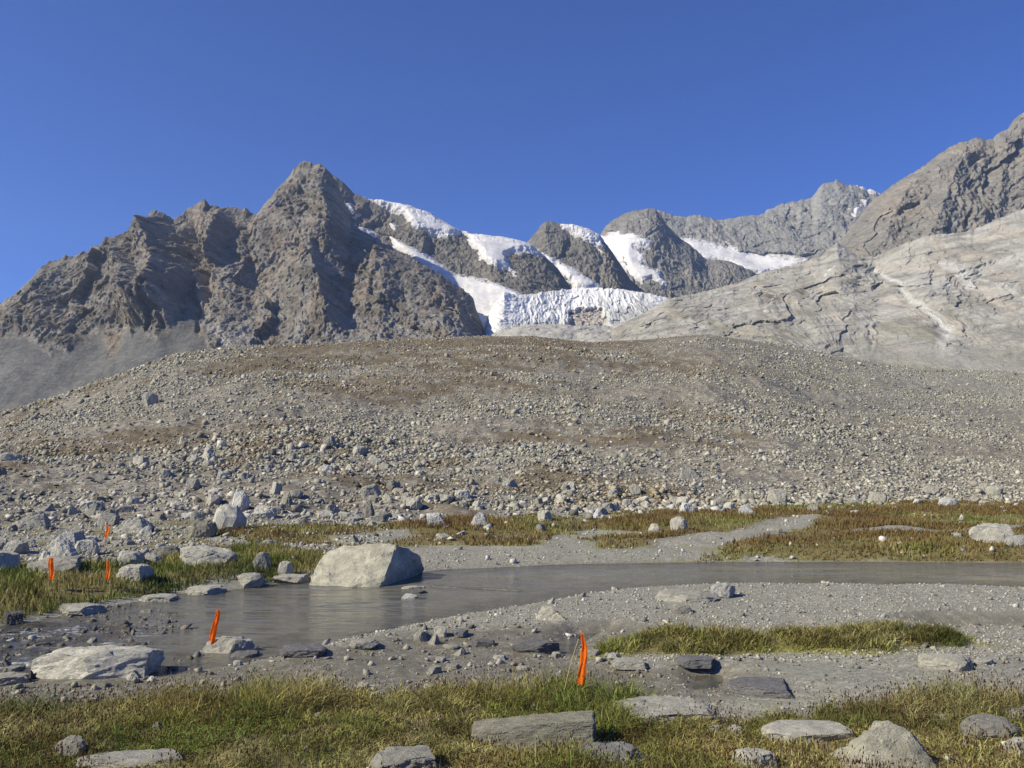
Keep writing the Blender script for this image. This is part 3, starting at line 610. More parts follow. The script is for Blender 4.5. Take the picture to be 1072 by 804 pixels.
LE = layer("rock_slabs", SK_E, foot_of(SX, 22), ([640, 800, 1000, 1260], [1200, 1080, 960, 900]), ([640, 760, 880, 1000, 1260], [1600, 1680, 1680, 1550, 1450]), 860, 480, 1.0, disp_E, paint_E, mat=M_SLAB, jag=1.0, seed=17, base=(.345, .332, .298), label="pale glacier polished slab slope on the right of the valley")
# glacier tongue and the rock step under it ----------------------------------------
SK_G = [(507,344),(510,333),(514,323),(520,314),(524,310),(528,306),(541,309),(555,308),(570,305.5),(586,303.5),(603,301.5),(620,301),(637,301.5),(650,303),(662,304.5),(672,306),(682,308),(698,312),(720,318),(740,330)]
WIN = [(596,341),(597,329),(602,323),(612,321.5),(622,322.5),(630,324),(634,333),(634,342),(615,345)]
def disp_G(X, Y, Z, PX, PY, T):
    wob = 14 * fbm(X / 60, Z / 60, 0, 3, 301)
    win = sstep(-2, 2, poly_sd(PX, PY, WIN) + 4 * fbm(PX * .12, PY * .12, 0, 3, 304))
    fall = sstep(520, 560, PX) * (1 - sstep(665, 690, PX))
    d = fall * (9 * (ridged((X + wob) / 24, (Z + wob * .6) / 80, 0, 3, 303, .5) - .35) + 6 * facet((X + wob * .4) / 13, (Z + wob * .4) / 22, 305) + 2.5 * fbm(X / 6, Z / 12, 0, 4, 306, .6)) + (1 - fall) * (10 * fbm(X / 40, Z / 22, 0, 4, 306) + 4 * ridged((X + Z) / 14, (Z - .4 * X) / 30, 0, 3, 307))
    return lerp(d, -16 + 8 * facet(X / 14, Z / 9, 308) + 4 * fbm(X / 9, Z / 6, 0, 4, 309), win)
def paint_G(c, X, Y, Z, PX, PY, T, d):
    n = fbm(X / 26, Z / 40, 0, 4, 311)
    c = blend(c, sstep(-8, 8, -d) * .35, (.95, .965, .975))
    dirty = sstep(0, 26, poly_sd(PX, PY, [(628,318),(650,322),(668,312),(705,318),(700,350),(620,352)]) + 10 + 14 * n); c = blend(c, dirty * .75, (.42, .43, .43))
    lowd = sstep(-3, 10, poly_sd(PX, PY, [(520,340),(545,330),(575,332),(595,330),(600,352),(515,356)]) + 8 * n); c = blend(c, lowd * .7, (.5, .52, .52))
    c = blend(c, (1 - sstep(498, 545, PX)) * .35 * sstep(-.2, .3, n), (.75, .73, .73))
    win = sstep(-2, 2, poly_sd(PX, PY, WIN) + 4 * fbm(PX * .12, PY * .12, 0, 3, 304)); c = c + (np.array((.47, .43, .39)) * (1 + .5 * fbm(X / 12, Z / 7, 0, 3, 312))[..., None] - c) * win[..., None]
    return c
layer("glacier", SK_G, [(470, 362), (750, 362)], ([470, 520, 580, 750], [1570, 1600, 1690, 1690]), ([470, 520, 600, 750], [1720, 1800, 1990, 1990]), 520, 260, 1.0, disp_G, paint_G, mat=M_ICE, jag=1.3, seed=19, base=(1, 1, 1), label="white crevassed glacier icefall above a pale rock step", back=300)
SK_H = [(498,372),(505,354),(513,351),(524,347),(538,343),(550,340),(575,339),(593,340),(600,341),(612,340.5),(622,341),(634,341),(642,341.5),(650,338),(660,333.5),(672,329.5),(684,326.5),(696,320),(715,313),(740,306),(775,300),(800,310)]
def paint_H(c, X, Y, Z, PX, PY, T, d):
    n = fbm((X + Z) / 60, (Z - .3 * X) / 16, 0, 4, 331); c = blend(c, sstep(-.1, .4, n) * .8, (.33, .315, .29))
    c = blend(c, sstep(.05, .35, fbm(X / 40, Z / 25, 3, 4, 333)) * .7 * sstep(685, 715, PX), (.24, .17, .14))
    return c
layer("rock_step", SK_H, [(490, 376), (810, 376)], 1350, 1640, 420, 130, 1.0, lambda X, Y, Z, PX, PY, T: 14 * (ridged((X + Z) / 90, (Z - .3 * X) / 24, 0, 4, 321) - .3) + 4 * fbm(X / 14, Z / 9, 0, 4, 322), paint_H, mat=M_SLAB, jag=1.0, seed=21, base=(.40, .385, .35), back=40, label="smooth pale rock step under the glacier front")

# ------------------------------------------------------------------ rocks
def ground_hit(px, py):
    a, e = ray(px, py); Y = np.geomspace(3, 240, 900); z = Hz(a * Y, Y); below = np.nonzero(CAMZ + e * Y < np.maximum(z, -.02))[0]
    if len(below) == 0: return None
    i = below[0]; lo, hi = Y[max(i - 1, 0)], Y[i]
    for _ in range(14):
        m = (lo + hi) / 2
        if CAMZ + e * m < max(float(Hz(np.array([a * m]), np.array([m]))[0]), -.02): hi = m
        else: lo = m
    return float(a * hi), float(hi), max(float(Hz(np.array([a * hi]), np.array([hi]))[0]), -.02)
def hull_bm(pts):
    bm = bmesh.new()
    for p in pts: bm.verts.new(p)
    r = bmesh.ops.convex_hull(bm, input=bm.verts[:])
    bmesh.ops.delete(bm, geom=[g for g in bm.verts if not g.link_faces], context='VERTS'); return bm
def rock_points(kind, r, cuts=None):
    if kind == 'wedge':
        P = [(sx * r.uniform(.75, 1), sy * r.uniform(.75, 1), 0) for sx in (-1, 1) for sy in (-1, 1)]
        k = r.uniform(-.35, .3); P += [(k - .2, r.uniform(-.3, .1), r.uniform(.85, 1)), (k + .2, r.uniform(-.1, .4), 1.0)]
        P += [(r.uniform(-.9, .9), r.uniform(-.85, .85), r.uniform(.2, .6)) for _ in range(5)]
    else:
        zt = {'block': 1.0, 'slab': 1.0, 'round': 1.0}[kind]; ex = {'block': .68, 'slab': .7, 'round': .9}[kind]; P = []
        for _ in range(60):
            v = Vector((r.gauss(0, 1), r.gauss(0, 1), r.gauss(0, 1))).normalized()
            q_ = [math.copysign(abs(c) ** ex, c) for c in v]; P.append((q_[0], q_[1], max(0.0, .45 + .55 * q_[2])))
    n = {'block': 7, 'slab': 5, 'round': 4, 'wedge': 3}[kind] if cuts is None else cuts
    bm = hull_bm(P)
    for _ in range(n):
        a = r.uniform(0, 2 * math.pi); up = r.uniform(-.15, .75) if kind != 'slab' else r.uniform(-.1, .35); nv = Vector((math.cos(a), math.sin(a), up)).normalized()
        far = max((v.co - Vector((0, 0, .45))).dot(nv) for v in bm.verts)
        bmesh.ops.bisect_plane(bm, geom=bm.verts[:] + bm.edges[:] + bm.faces[:], plane_co=Vector((0, 0, .45)) + nv * far * r.uniform(.58, .88), plane_no=nv, clear_outer=True)
    P = [tuple(v.co) for v in bm.verts]; bm.free()
    lo = [min(p[i] for p in P) for i in range(3)]; hi = [max(p[i] for p in P) for i in range(3)]
    return [tuple((p[i] - lo[i]) / (hi[i] - lo[i]) * (2 if i < 2 else 1) - (1 if i < 2 else 0) for i in range(3)) for p in P]
def detailed(bm, cuts, amp, seed, name, mat, step_amp=0.0):
    bmesh.ops.bevel(bm, geom=bm.edges[:], offset=.022, segments=1, affect='EDGES', clamp_overlap=True)
    bmesh.ops.triangulate(bm, faces=bm.faces[:])
    for it in range(cuts):
        th = max(e.calc_length() for e in bm.edges) * .5
        bmesh.ops.subdivide_edges(bm, edges=[e for e in bm.edges if e.calc_length() > th], cuts=1); bmesh.ops.triangulate(bm, faces=[f for f in bm.faces if len(f.verts) > 3])
    bm.normal_update(); co = np.array([v.co[:] for v in bm.verts]); no = np.array([v.normal[:] for v in bm.verts])
    s = seed * 3.7; x, y, z = co[:, 0], co[:, 1], co[:, 2]
    d = amp * (.8 * fbm(x * 1.5 + s, y * 1.5, z * 1.5, 2, 7) + .5 * fbm(x * 5 + s, y * 5, z * 7, 4, 8, .65))
    d = d - amp * 1.5 * np.maximum(0, ridged(x * 1.3 + s, y * 1.3, z * 2.2, 2, 15) - .66)
    d = d + amp * .7 * facet((x + .4 * z) * 2.3 + s, (y * .6 + z) * 2.6, seed, .6, .35)
    co = co + no * d[:, None]
    for v, c_ in zip(bm.verts, co): v.co = c_
    me = bpy.data.meshes.new(name); bm.to_mesh(me); bm.free()
    me.polygons.foreach_set("use_smooth", np.ones(len(me.polygons), bool)); me.set_sharp_from_angle(angle=math.radians(24)); me.materials.append(mat)
    return me
ROCK_SETS = {}
def template(kind, i, mat, nm):
    key = (kind, i, mat.name)
    if key not in ROCK_SETS:
        r = random.Random(hash((kind == 'block', kind == 'wedge', kind == 'slab', i)) & 0xFFFF)
        ROCK_SETS[key] = detailed(hull_bm(rock_points(kind, r)), 5, .07, i + 3 * len(kind), nm, mat)
    return ROCK_SETS[key]
N_ROCK = [0]
taken = []
def put_rock(name, x, y, z, wx, wy, h, kind, i, mat, rot, tilt=(0, 0), label=None, cat="rock", group=None, mesh=None):
    me = mesh or template(kind, i, mat, name)
    o = bpy.data.objects.new(name, me); C.objects.link(o); o.location = (x, y, z); o.scale = (wx / 2, wy / 2, h); o.rotation_euler = (tilt[0], tilt[1], rot)
    tag(o, label, cat, group); N_ROCK[0] += 1; taken.append((x, y, max(wx, wy) / 2)); return o
def hero(x0, x1, ytop, ybase, kind, i, mat, label, name="boulder", depth=.8, rot=0.0, sink=.18, tilt=(0, 0), cat="boulder", group=None, hm=1.0, mesh=None):
    hit = ground_hit((x0 + x1) / 2, ybase)
    if hit is None: return None
    X, Y, Z = hit; k = Y / F / cp; W = (x1 - x0) * k; D = W * depth
    Y2 = Y + D * .42; X2 = X * Y2 / Y; W *= Y2 / Y; h = max((ybase - ytop) * k * Y2 / Y - .5 * D * (CAMZ / Y), .35 * (ybase - ytop) * k, .03)
    h *= hm
    if Y < 7.6: h = h * 1.0 + .02
    zz = float(Hz(np.array([X2]), np.array([Y2]))[0]); zz = max(min(zz, Z + .12), Z - .06)
    return put_rock(name, X2, Y2, zz - sink * h, W, D, h * (1 + sink), kind, i, mat, rot, tilt, label, cat, group, mesh)

# the great boulder in the stream: sloping sunlit face, steep shaded end with a notch
hit = ground_hit(384, 615); BX, BY = hit[0], hit[1]; k = BY / F
def bp(px, py, dy): return (BX * dy / BY + (px - 384) * k * (1 + dy / BY), dy, (615 - py) * k * (1 + dy / BY) - CAMZ * dy / BY - .02)
pts = [bp(324, 612, .15), bp(327, 603, .45), bp(335, 586, .75), bp(343, 579, .9), bp(356, 573, 1.05), bp(378, 571, 1.05), bp(402, 571.5, .85), bp(414, 571, .62), bp(419, 572, .8),
       bp(403, 604, .02), bp(396, 616, -.08), bp(360, 616, -.1), bp(406, 616, .3), bp(430, 613, 2.0), bp(443, 597, 1.6), bp(439.5, 584, 1.2), bp(427, 574, .95),
       bp(336, 615, .05), bp(409, 588, .28), bp(380, 610, 2.3), bp(345, 600, 2.2), bp(418, 604, 2.3)]
pts += [(p[0], p[1], -.35) for p in pts if p[2] < .05]
me = detailed(hull_bm(pts), 6, .04, 5, "river_boulder", M_LICH)
o = bpy.data.objects.new("river_boulder", me); C.objects.link(o); o.location = (BX, BY, 0)
tag(o, "largest boulder, pale lichen flecked, standing in the stream with a dark shaded right end", "boulder"); taken.append((BX, BY + .8, 1.3))

def wide(P, seed, name, mat, cuts=5, amp=.03): return detailed(hull_bm(P), cuts, amp, seed, name, mat)
G_FG = None
H = hero
# foreground bank
PEAK = wide([(-1,-.8,0),(1,-.75,0),(.98,.8,0),(-.92,.8,0),(-.62,-.45,.38),(-.25,-.15,.78),(.0,.05,.97),(.2,.0,1.0),(.42,-.15,.9),(.62,-.35,.62),(.8,-.1,.45),(.3,.6,.6),(-.5,.6,.35),(.3,-.72,.3),(-.3,-.75,.2)], 31, "boulder", M_LICH, 6, .05)
LONG = wide([(-1,-.75,0),(-.98,-.55,.62),(-.95,.7,.6),(-.35,-.85,.78),(-.2,.8,.8),(.3,-.92,.92),(.97,-.95,1.0),(1,.75,.96),(1,-1,0),(1,.8,0),(-.95,.8,0),(-.2,-1,0)], 32, "boulder", M_LICH, 6, .05)
H(868, 978, 762, 812, 'wedge', 3, M_LICH, "big pointed boulder in the grass at the bottom edge, yellow lichen on its side", depth=.75, hm=1.25, mesh=PEAK)
H(495, 620, 757, 786, 'block', 6, M_LICH, "long pale block with a squared right end lying in the foreground grass", depth=.36, rot=-.05, hm=1.35, mesh=LONG)
H(640, 748, 732, 758, 'slab', 2, M_ROCK, "flat gritty slab in the grass right of the nearest orange flag", "rock_slab", depth=.8, sink=.3)
H(800, 892, 760, 779, 'slab', 4, M_ROCK, "flat grey slab sunk in grass left of the pointed boulder", "rock_slab", depth=.55, sink=.3)
H(386, 460, 787, 813, 'block', 7, M_ROCK_G, "rough dark grey rock cut by the bottom edge below the long block", "rock")
H(598, 684, 783, 812, 'block', 8, M_SLATE, "blue grey layered rock at the bottom edge beside the long block", "rock")
H(768, 814, 788, 810, 'block', 9, M_ROCK, "pale split stone at the bottom edge left of the pointed boulder", "rock")
H(1006, 1064, 752, 775, 'round', 3, M_ROCK_G, "rounded pale rock in the grass near the right edge", "rock")
H(1052, 1084, 774, 790, 'block', 10, M_ROCK, "small block cut by the right edge above the bottom corner", "rock")
H(60, 92, 775, 792, 'round', 5, M_ROCK_G, "rounded grey stone poking out of the grass at bottom left", "rock")
H(84, 192, 790, 808, 'slab', 6, M_ROCK_G, "long low grey rock at the bottom edge on the left", "rock_slab", depth=.4)
H(1056, 1090, 744, 757, 'round', 12, M_ROCK_G, "half hidden stone in grass at the right edge", "rock")
for x0, x1, t_, b_, lab in ((741,756,762,769,"small white stone in the grass left of a matching stone"), (761,777,762,771,"small white stone in the grass right of a matching stone"), (916,924,760,768,"little pale stone just above the pointed boulder's left shoulder"),
                       (982,994,737,744,"white stone lying in the short grass above the right hand rocks"), (983,993,751,759,"white stone below another white stone in right hand grass"), (943,950,738,744,"grey pebble in the grass above the pointed boulder"),
                       (1008,1016,778,785,"brownish stone right of the pointed boulder"), (570,586,736,743,"pale stone at the foot of the nearest flag's cane"), (556,562,739,744,"tiny white stone left of the nearest flag's cane"),
                       (576,590,720,728,"white stone in the grass beside the nearest flag's lower hem"), (912,930,757,768,"stone beside the pointed boulder's peak"), (160,170,760,764,"small grey stone in the left foreground grass"),
                       (328,334,752,756,"small pale stone low in the left foreground grass")):
    H(x0, x1, t_, b_, 'round', int(x0) % 9, M_WHITE if 'white' in lab else M_ROCK, lab, "stone", cat="stone", group="loose stones in the foreground grass")
# stream edge, near side
mp = []
H(36, 160, 675, 711, 'round', 14, M_ROCK, "long humped pale boulder at the near stream edge, its right end dark", depth=.5, rot=.1, sink=.12)
H(216, 271, 663, 686, 'block', 12, M_ROCK, "grey block in the shallows in front of an orange flag", "rock", depth=.6, rot=.1)
H(206, 218, 676, 685, 'round', 2, M_ROCK_G, "small round stone against the left of the flagged block", "stone")
H(242, 272, 679, 691, 'slab', 9, M_SLATE, "purplish slab leaning on the right front of the flagged block", "rock_slab")
H(244, 254, 691, 697, 'round', 4, M_WHITE, "whitish stone in front of the flagged block", "stone", cat="stone")
H(-14, 29, 704, 718, 'slab', 3, M_ROCK_G, "flat grey rock at the left edge below the rapids", "rock_slab")
H(296, 342, 676, 688, 'slab', 11, M_SLATE, "low wet slab at the tip of the gravel bar", "rock_slab")
H(535, 586, 671, 683, 'slab', 12, M_SLATE, "dark flat stone lying in the muddy channel", "rock_slab", depth=.4, sink=.1)
H(496, 518, 670, 677, 'slab', 13, M_SLATE, "small flat stone in mud left of the dark flat stone", "rock_slab")
H(366, 396, 671, 680, 'slab', 14, M_ROCK_G, "flat grey stone where gravel bar meets mud", "rock_slab")
H(454, 468, 657, 667, 'block', 14, M_ROCK, "pale stone at the lower edge of the gravel bar, left of a dark one", "stone", cat="stone")
H(474, 490, 659, 668, 'block', 15, M_SLATE, "dark stone at the lower edge of the gravel bar", "stone", cat="stone")
H(443, 456, 662, 670, 'wedge', 6, M_ROCK, "small pale stone left of the pair on the gravel bar edge", "stone", cat="stone")
H(446, 462, 697, 706, 'block', 16, M_ROCK_G, "grey stone on the dark mud in front of the grass", "stone", cat="stone")
H(466, 482, 695, 701, 'slab', 15, M_ROCK, "pale flat stone on the mud right of a grey stone", "stone", cat="stone")
H(516, 530, 686, 691, 'slab', 16, M_ROCK, "pale flat stone below the small flat stone in the mud", "stone", cat="stone")
H(463, 480, 675, 680, 'slab', 8, M_ROCK, "thin pale stone in mud beneath the gravel bar edge", "stone", cat="stone")
# gravel bar
H(744, 771, 611, 626, 'round', 7, M_WHITE, "white stone on the gravel bar beside a low mound", "stone", cat="stone", sink=.1)
H(688, 750, 613, 630, 'slab', 17, M_ROCK, "low sandy brown rock left of the white stone", "rock_slab", sink=.35, hm=.7)
H(704, 726, 634, 643, 'block', 18, M_ROCK_G, "dark tipped stone on the gravel bar above the rushes", "stone", cat="stone")
H(560, 594, 634, 650, 'wedge', 8, M_LICH, "pale yellowish rock half sunk in the middle of the gravel bar", "rock", sink=.35)
H(765, 834, 699, 731, 'slab', 18, M_SLATE, "cracked dark slate slab between mud and grass", "rock_slab", depth=1.0, sink=.3, hm=.45)
H(708, 750, 690, 705, 'slab', 19, M_SLATE, "flat grey slab just below the rushes strip", "rock_slab", sink=.3, hm=.6)
H(966, 1018, 684, 702, 'slab', 20, M_ROCK_G, "flat pale slab at the right end of the rushes strip", "rock_slab", sink=.25)
H(1020, 1042, 689, 696, 'slab', 21, M_ROCK, "thin pale slab right of the slab by the rushes", "rock_slab")
H(640, 676, 692, 702, 'slab', 22, M_ROCK, "pale flat slab behind the flag at the grass edge", "rock_slab")
H(636, 650, 684, 692, 'round', 9, M_ROCK, "round pale stone at the left foot of the rushes", "stone", cat="stone")
# beside the great boulder
H(419, 437, 618, 628, 'round', 10, M_WHITE, "white stone in the water at the great boulder's right corner", "stone", cat="stone", sink=.1)
H(420, 444, 610, 618, 'slab', 23, M_ROCK_G, "brown slab wedged under the great boulder's dark end", "rock_slab", sink=.1)
H(430, 448, 614, 623, 'block', 20, M_WET, "dark wet stone right behind the white stone in the stream", "stone", cat="stone")
H(405, 412, 620, 625, 'round', 11, M_ROCK_G, "tiny grey stone in the water below the great boulder", "stone", cat="stone")
H(450, 462, 615, 621, 'block', 21, M_ROCK_G, "grey stone on the low spit right of the great boulder", "stone", cat="stone")
# left stream
H(60, 108, 633, 646, 'slab', 24, M_ROCK_G, "flat grey slab at the far edge of the rapids", "rock_slab", sink=.1)
H(134, 161, 633, 644, 'wedge', 10, M_ROCK_G, "pointed grey stone standing in the rapids", "rock")
H(3, 26, 641, 656, 'block', 22, M_WET, "black wet stone under the mossy bank at left edge", "rock")
H(111, 135, 645, 658, 'block', 23, M_WET, "wet dark stone in the middle of the rapids", "rock")
H(192, 231, 632, 640, 'slab', 25, M_SLATE, "low bluish slab barely above the pool", "rock_slab", sink=.1)
H(197, 236, 613, 624, 'slab', 26, M_ROCK_G, "grey slab along the far bank of the pool", "rock_slab")
H(148, 186, 622, 631, 'slab', 27, M_ROCK, "pale slab at the mossy bank beside the rapids", "rock_slab")
H(246, 276, 603, 617, 'block', 24, M_ROCK_G, "grey block at the pool's far corner", "rock")
H(291, 307, 590, 605, 'block', 25, M_ROCK, "upright pale block left of the great boulder", "rock")
H(266, 284, 581, 597, 'block', 26, M_ROCK, "pale block in the grass above the pool", "rock")
H(286, 324, 603, 612, 'slab', 28, M_ROCK_G, "low slab touching the great boulder's left foot", "rock_slab")
H(78, 98, 672, 681, 'block', 27, M_WET, "dark wet stone behind the long humped boulder", "stone", cat="stone")
# left bank boulders
H(40, 84, 560, 592, 'wedge', 12, M_ROCK, "tall pale block with dark right face behind the leftmost flag", depth=.8)
H(33, 88, 582, 602, 'slab', 29, M_ROCK, "low broad rock at the foot of the tall pale block", "rock", sink=.1)
H(62, 90, 556, 570, 'block', 28, M_WHITE, "white capped rock just behind the tall pale block", "rock")
H(76, 102, 566, 582, 'block', 29, M_ROCK, "pale rock right of the tall pale block", "rock")
H(14, 50, 536, 554, 'wedge', 14, M_ROCK_G, "triangular boulder with a dark right side at far left", rot=.3)
H(118, 158, 540, 558, 'wedge', 15, M_ROCK, "pale pitched boulder right of the farthest flag")
H(198, 226, 545, 563, 'block', 30, M_LICH, "yellow green tinted block in the grass", rot=.1)
H(222, 256, 529, 557, 'round', 16, M_ROCK, "tall pale rounded boulder at the moraine foot beside the tinted block", depth=.8)
H(241, 260, 517, 536, 'block', 31, M_WHITE, "white square boulder perched behind the tall rounded boulder")
H(186, 247, 571, 593, 'round', 17, M_ROCK, "broad whitish boulder in the left bank grass", depth=.55)
H(150, 174, 578, 592, 'wedge', 17, M_ROCK, "pale pointed rock left of the broad whitish boulder", "rock")
H(118, 150, 576, 594, 'block', 32, M_ROCK, "pale block behind the middle left flag", "rock")
H(163, 190, 572, 586, 'block', 33, M_ROCK_G, "grey block behind the broad whitish boulder", "rock")
H(124, 156, 592, 608, 'slab', 30, M_ROCK, "low pale rock right of the middle left flag", "rock", sink=.2)
H(-20, 18, 575, 600, 'block', 34, M_ROCK, "pale rock half out of the left edge", "rock")
H(4, 30, 566, 580, 'round', 19, M_ROCK, "rounded pale rock left of the tall pale block", "rock")
H(100, 124, 537, 550, 'block', 35, M_ROCK_G, "dark topped block just behind the farthest flag", "rock")
# far right meadow and moraine
H(1016, 1066, 549, 569, 'round', 21, M_ROCK, "broad pale boulder in the brown meadow at right", depth=.6)
H(1054, 1080, 560, 573, 'round', 22, M_WHITE, "white stone at the right edge before the broad pale boulder", "rock")
H(702, 719, 541, 555, 'round', 23, M_ROCK, "pale round stone in the brown meadow centre", "rock")
H(711, 733, 487, 502, 'wedge', 19, M_ROCK_G, "lone grey boulder on the lower moraine slope, right of centre")
H(804, 824, 514, 528, 'block', 38, M_ROCK_G, "brownish block at the moraine foot right of centre")
H(773, 791, 528, 539, 'wedge', 20, M_WHITE, "white pointed rock where meadow meets moraine", "rock")
H(711, 727, 527, 537, 'block', 39, M_WHITE, "white block where meadow meets moraine, left of a pointed one", "rock")
H(983, 1002, 521, 530, 'round', 25, M_WHITE, "pale round rock at the moraine foot near the right edge", "rock")
H(149, 165, 412, 425, 'round', 27, M_ROCK, "smooth round pale boulder high on the left moraine slope")
H(448, 468, 537, 551, 'block', 40, M_WHITE, "white block at the near edge of the boulder belt", "rock")
H(492, 512, 536, 551, 'wedge', 22, M_WHITE, "white pitched rock in the grass below the boulder belt", "rock")
H(376, 394, 524, 543, 'wedge', 23, M_ROCK_G, "tall pointed grey rock in the boulder belt", "rock")
H(424, 442, 522, 534, 'round', 29, M_ROCK, "rounded tan rock in the boulder belt", "rock")
H(640, 648, 440, 448, 'wedge', 24, M_ROCK_G, "dark grey rock midway up the moraine", "rock")

# --- scattered stones by zone: the largest become rocks of their own, the rest one rubble
def low_templates(n, r):
    T = []
    for i in range(n):
        kind = ('block', 'wedge', 'slab', 'block', 'slab', 'wedge')[i % 6]; P = rock_points(kind, r, 4); P = r.sample(P, min(len(P), 9 + i % 4))
        bm = hull_bm(P); bmesh.ops.triangulate(bm, faces=bm.faces[:])
        bm.verts.index_update(); T.append((np.array([v.co[:] for v in bm.verts]), np.array([[v.index for v in f.verts] for f in bm.faces]), kind)); bm.free()
    return T
LOWT = low_templates(24, random.Random(11))
scat = []       # x, y, size, zone id, tone
def sizes(n, lo, hi, p=2.4):
    u = rng.random(n); return (lo ** (1 - p) + u * (hi ** (1 - p) - lo ** (1 - p))) ** (1 / (1 - p))
def scatter(n, a0, a1, y0, y1, lo, hi, zid, accept, p=2.4, tone=(.305, .29, .238), tv=.5):
    y = np.exp(rng.uniform(math.log(y0), math.log(y1), n)) if zid != 'moraine' else rng.uniform(y0 ** 1.3, y1 ** 1.3, n) ** (1 / 1.3)
    x = rng.uniform(a0, a1, n) * y; f = fields(x, y); m = rng.random(n) < accept(f, x, y); x, y = x[m], y[m]; s = sizes(len(x), lo, hi, p)
    for tx, ty, tr in taken:
        kx = (x - tx) ** 2 + (y - ty) ** 2 > (tr * .75 + s * .3) ** 2; x, y, s = x[kx], y[kx], s[kx]
    fq = fields(x, y); z, f_h = fq['z'], fq['heath']; v = (1 + tv * rng.normal(0, .55, len(x)))[:, None]
    if zid == 'rapids': z = np.maximum(z, -.25 * s)
    if zid == 'moraine': v = v * (1 - .22 * f_h[:, None] * (np.array((.6, 1., 1.5))[None, :]))
    c = np.clip(np.array(tone)[None, :] * v * (1 + .018 * rng.normal(0, 1, (len(x), 3))), .04, .62)
    white = rng.random(len(x)) < (.06 if zid != 'rapids' else -1); c[white] = np.array((.48, .46, .415)) * rng.uniform(.8, 1.1, (white.sum(), 1))
    scat.append(dict(x=x, y=y, z=z, s=s, c=c, zid=zid))
ok_m = lambda f, x, y: (f['t'] > -.01) * (f['t'] < 1.02) * np.clip(.62 + 1.0 * fbm(x * .07, y * .10, 0, 5, 400) - .22 * f['heath'] + .5 * (1 - sstep(0, .1, f['t'])), .12, 1)
scatter(430000, -.66, .66, 30, 178, .075, .34, 'moraine', ok_m, 3.0)
scatter(90000, -.68, .68, 30, 178, .17, .62, 'moraine', lambda f, x, y: ok_m(f, x, y) * np.clip(.25 + 2.2 * fbm(x * .06, y * .09, 4, 4, 404) + .5 * sstep(.1, -.35, x / y), .06, 1), 3.6)
scatter(9000, -.70, .70, 32, 175, .28, .95, 'moraine', lambda f, x, y: ok_m(f, x, y) * (fbm(x * .05, y * .05, 9, 3, 402) > -.02) * (.25 + .75 * sstep(.12, -.25, x / y)), 4.2)
belt = lambda f, x, y: (f['t'] > -.03) * (f['t'] < .025 + .05 * sstep(.0, -.35, x / y)) * (.35 + .65 * sstep(.25, -.25, x / y))
scatter(8000, -.72, .72, 26, 46, .08, .36, 'belt', belt, 2.7, (.325, .304, .262))
scatter(120, -.72, .40, 26, 44, .4, .85, 'belt', belt, 3.2, (.34, .318, .275))
scatter(9000, -.72, -.14, 17, 31, .03, .14, 'leftbank', lambda f, x, y: (f['riv'] < -.3) * np.clip(.8 - .6 * f['left'], 0.05, 1), 2.3, (.31, .292, .25))
scatter(6000, -.3, .72, 16.5, 30, .02, .10, 'meadow', lambda f, x, y: (f['riv'] < -.3) * (f['grass'] < .5) * (f['mor'] < .5), 2.4, (.33, .315, .275))
scatter(950, -.72, -.16, 17, 30, .06, .5, 'leftbank', lambda f, x, y: (f['riv'] < -.35) * np.clip(.95 - .75 * f['grass'] + .4 * sstep(20, 25, y), 0, 1), 2.3, (.32, .30, .26))
scatter(1900, -.1, .72, 17.5, 38, .05, .36, 'meadow', lambda f, x, y: (f['riv'] < -.3) * (f['mor'] < .5) * (.12 + .5 * (fbm(x * .3, y * .3, 0, 3, 410) > .12)), 2.4, (.42, .40, .36))
scatter(42000, -.35, .72, 9.5, 19, .012, .055, 'bar', lambda f, x, y: (f['riv'] < -.08) * (f['mud'] < .4) * (f['grass'] < .4), 3.0, (.33, .312, .27))
scatter(130, -.35, .72, 9.5, 17, .05, .13, 'bar', lambda f, x, y: (f['riv'] < -.08) * (f['grass'] < .4), 2.6, (.34, .32, .28))
scatter(16000, -.72, .72, 6.8, 11.5, .012, .07, 'mud', lambda f, x, y: (f['bank'] < .05) * (f['grass'] < .5) * (f['z'] > -.09) * (.45 + .55 * (fbm(x * 1.1, y * 1.1, 0, 3, 420) > .0)), 2.8, (.235, .222, .185))
scatter(230, -.72, .2, 6.8, 11.2, .07, .2, 'mud', lambda f, x, y: (f['bank'] < 0) * (f['grass'] < .5) * (f['z'] > -.1), 2.4, (.25, .236, .20))
scatter(5200, -.72, -.30, 8.2, 14.5, .03, .17, 'rapids', lambda f, x, y: (f['riv'] > -.3) * (x / y < -.40 + .1 * fbm(x, y, 3, 2, 5)) * (y < 13.5) * .75 * sstep(-.15, .25, fbm(x * .8, y * .8, 0, 3, 430) + .3 * (x < -4.0)), 2.2, (.15, .14, .12), .45)
scatter(200, -.62, .62, 5.4, 8, .02, .07, 'bank', lambda f, x, y: (f['bank'] > .2) * .8, 2.2, (.42, .41, .39))
allr = {k: np.concatenate([d[k] for d in scat]) for k in ('x', 'y', 'z', 's')}; allc = np.concatenate([d['c'] for d in scat]); allz = np.concatenate([np.full(len(d['x']), d['zid'], object) for d in scat])
pxs, pys = to_px(allr['x'], allr['y'], allr['z']); vis = (pxs > -10) & (pxs < 1082) & (pys > 0) & (pys < 810)
order = np.argsort(-(allr['s'] / allr['y']) * vis); n_ind = max(0, 296 - N_ROCK[0]); ind = set(order[:n_ind].tolist())
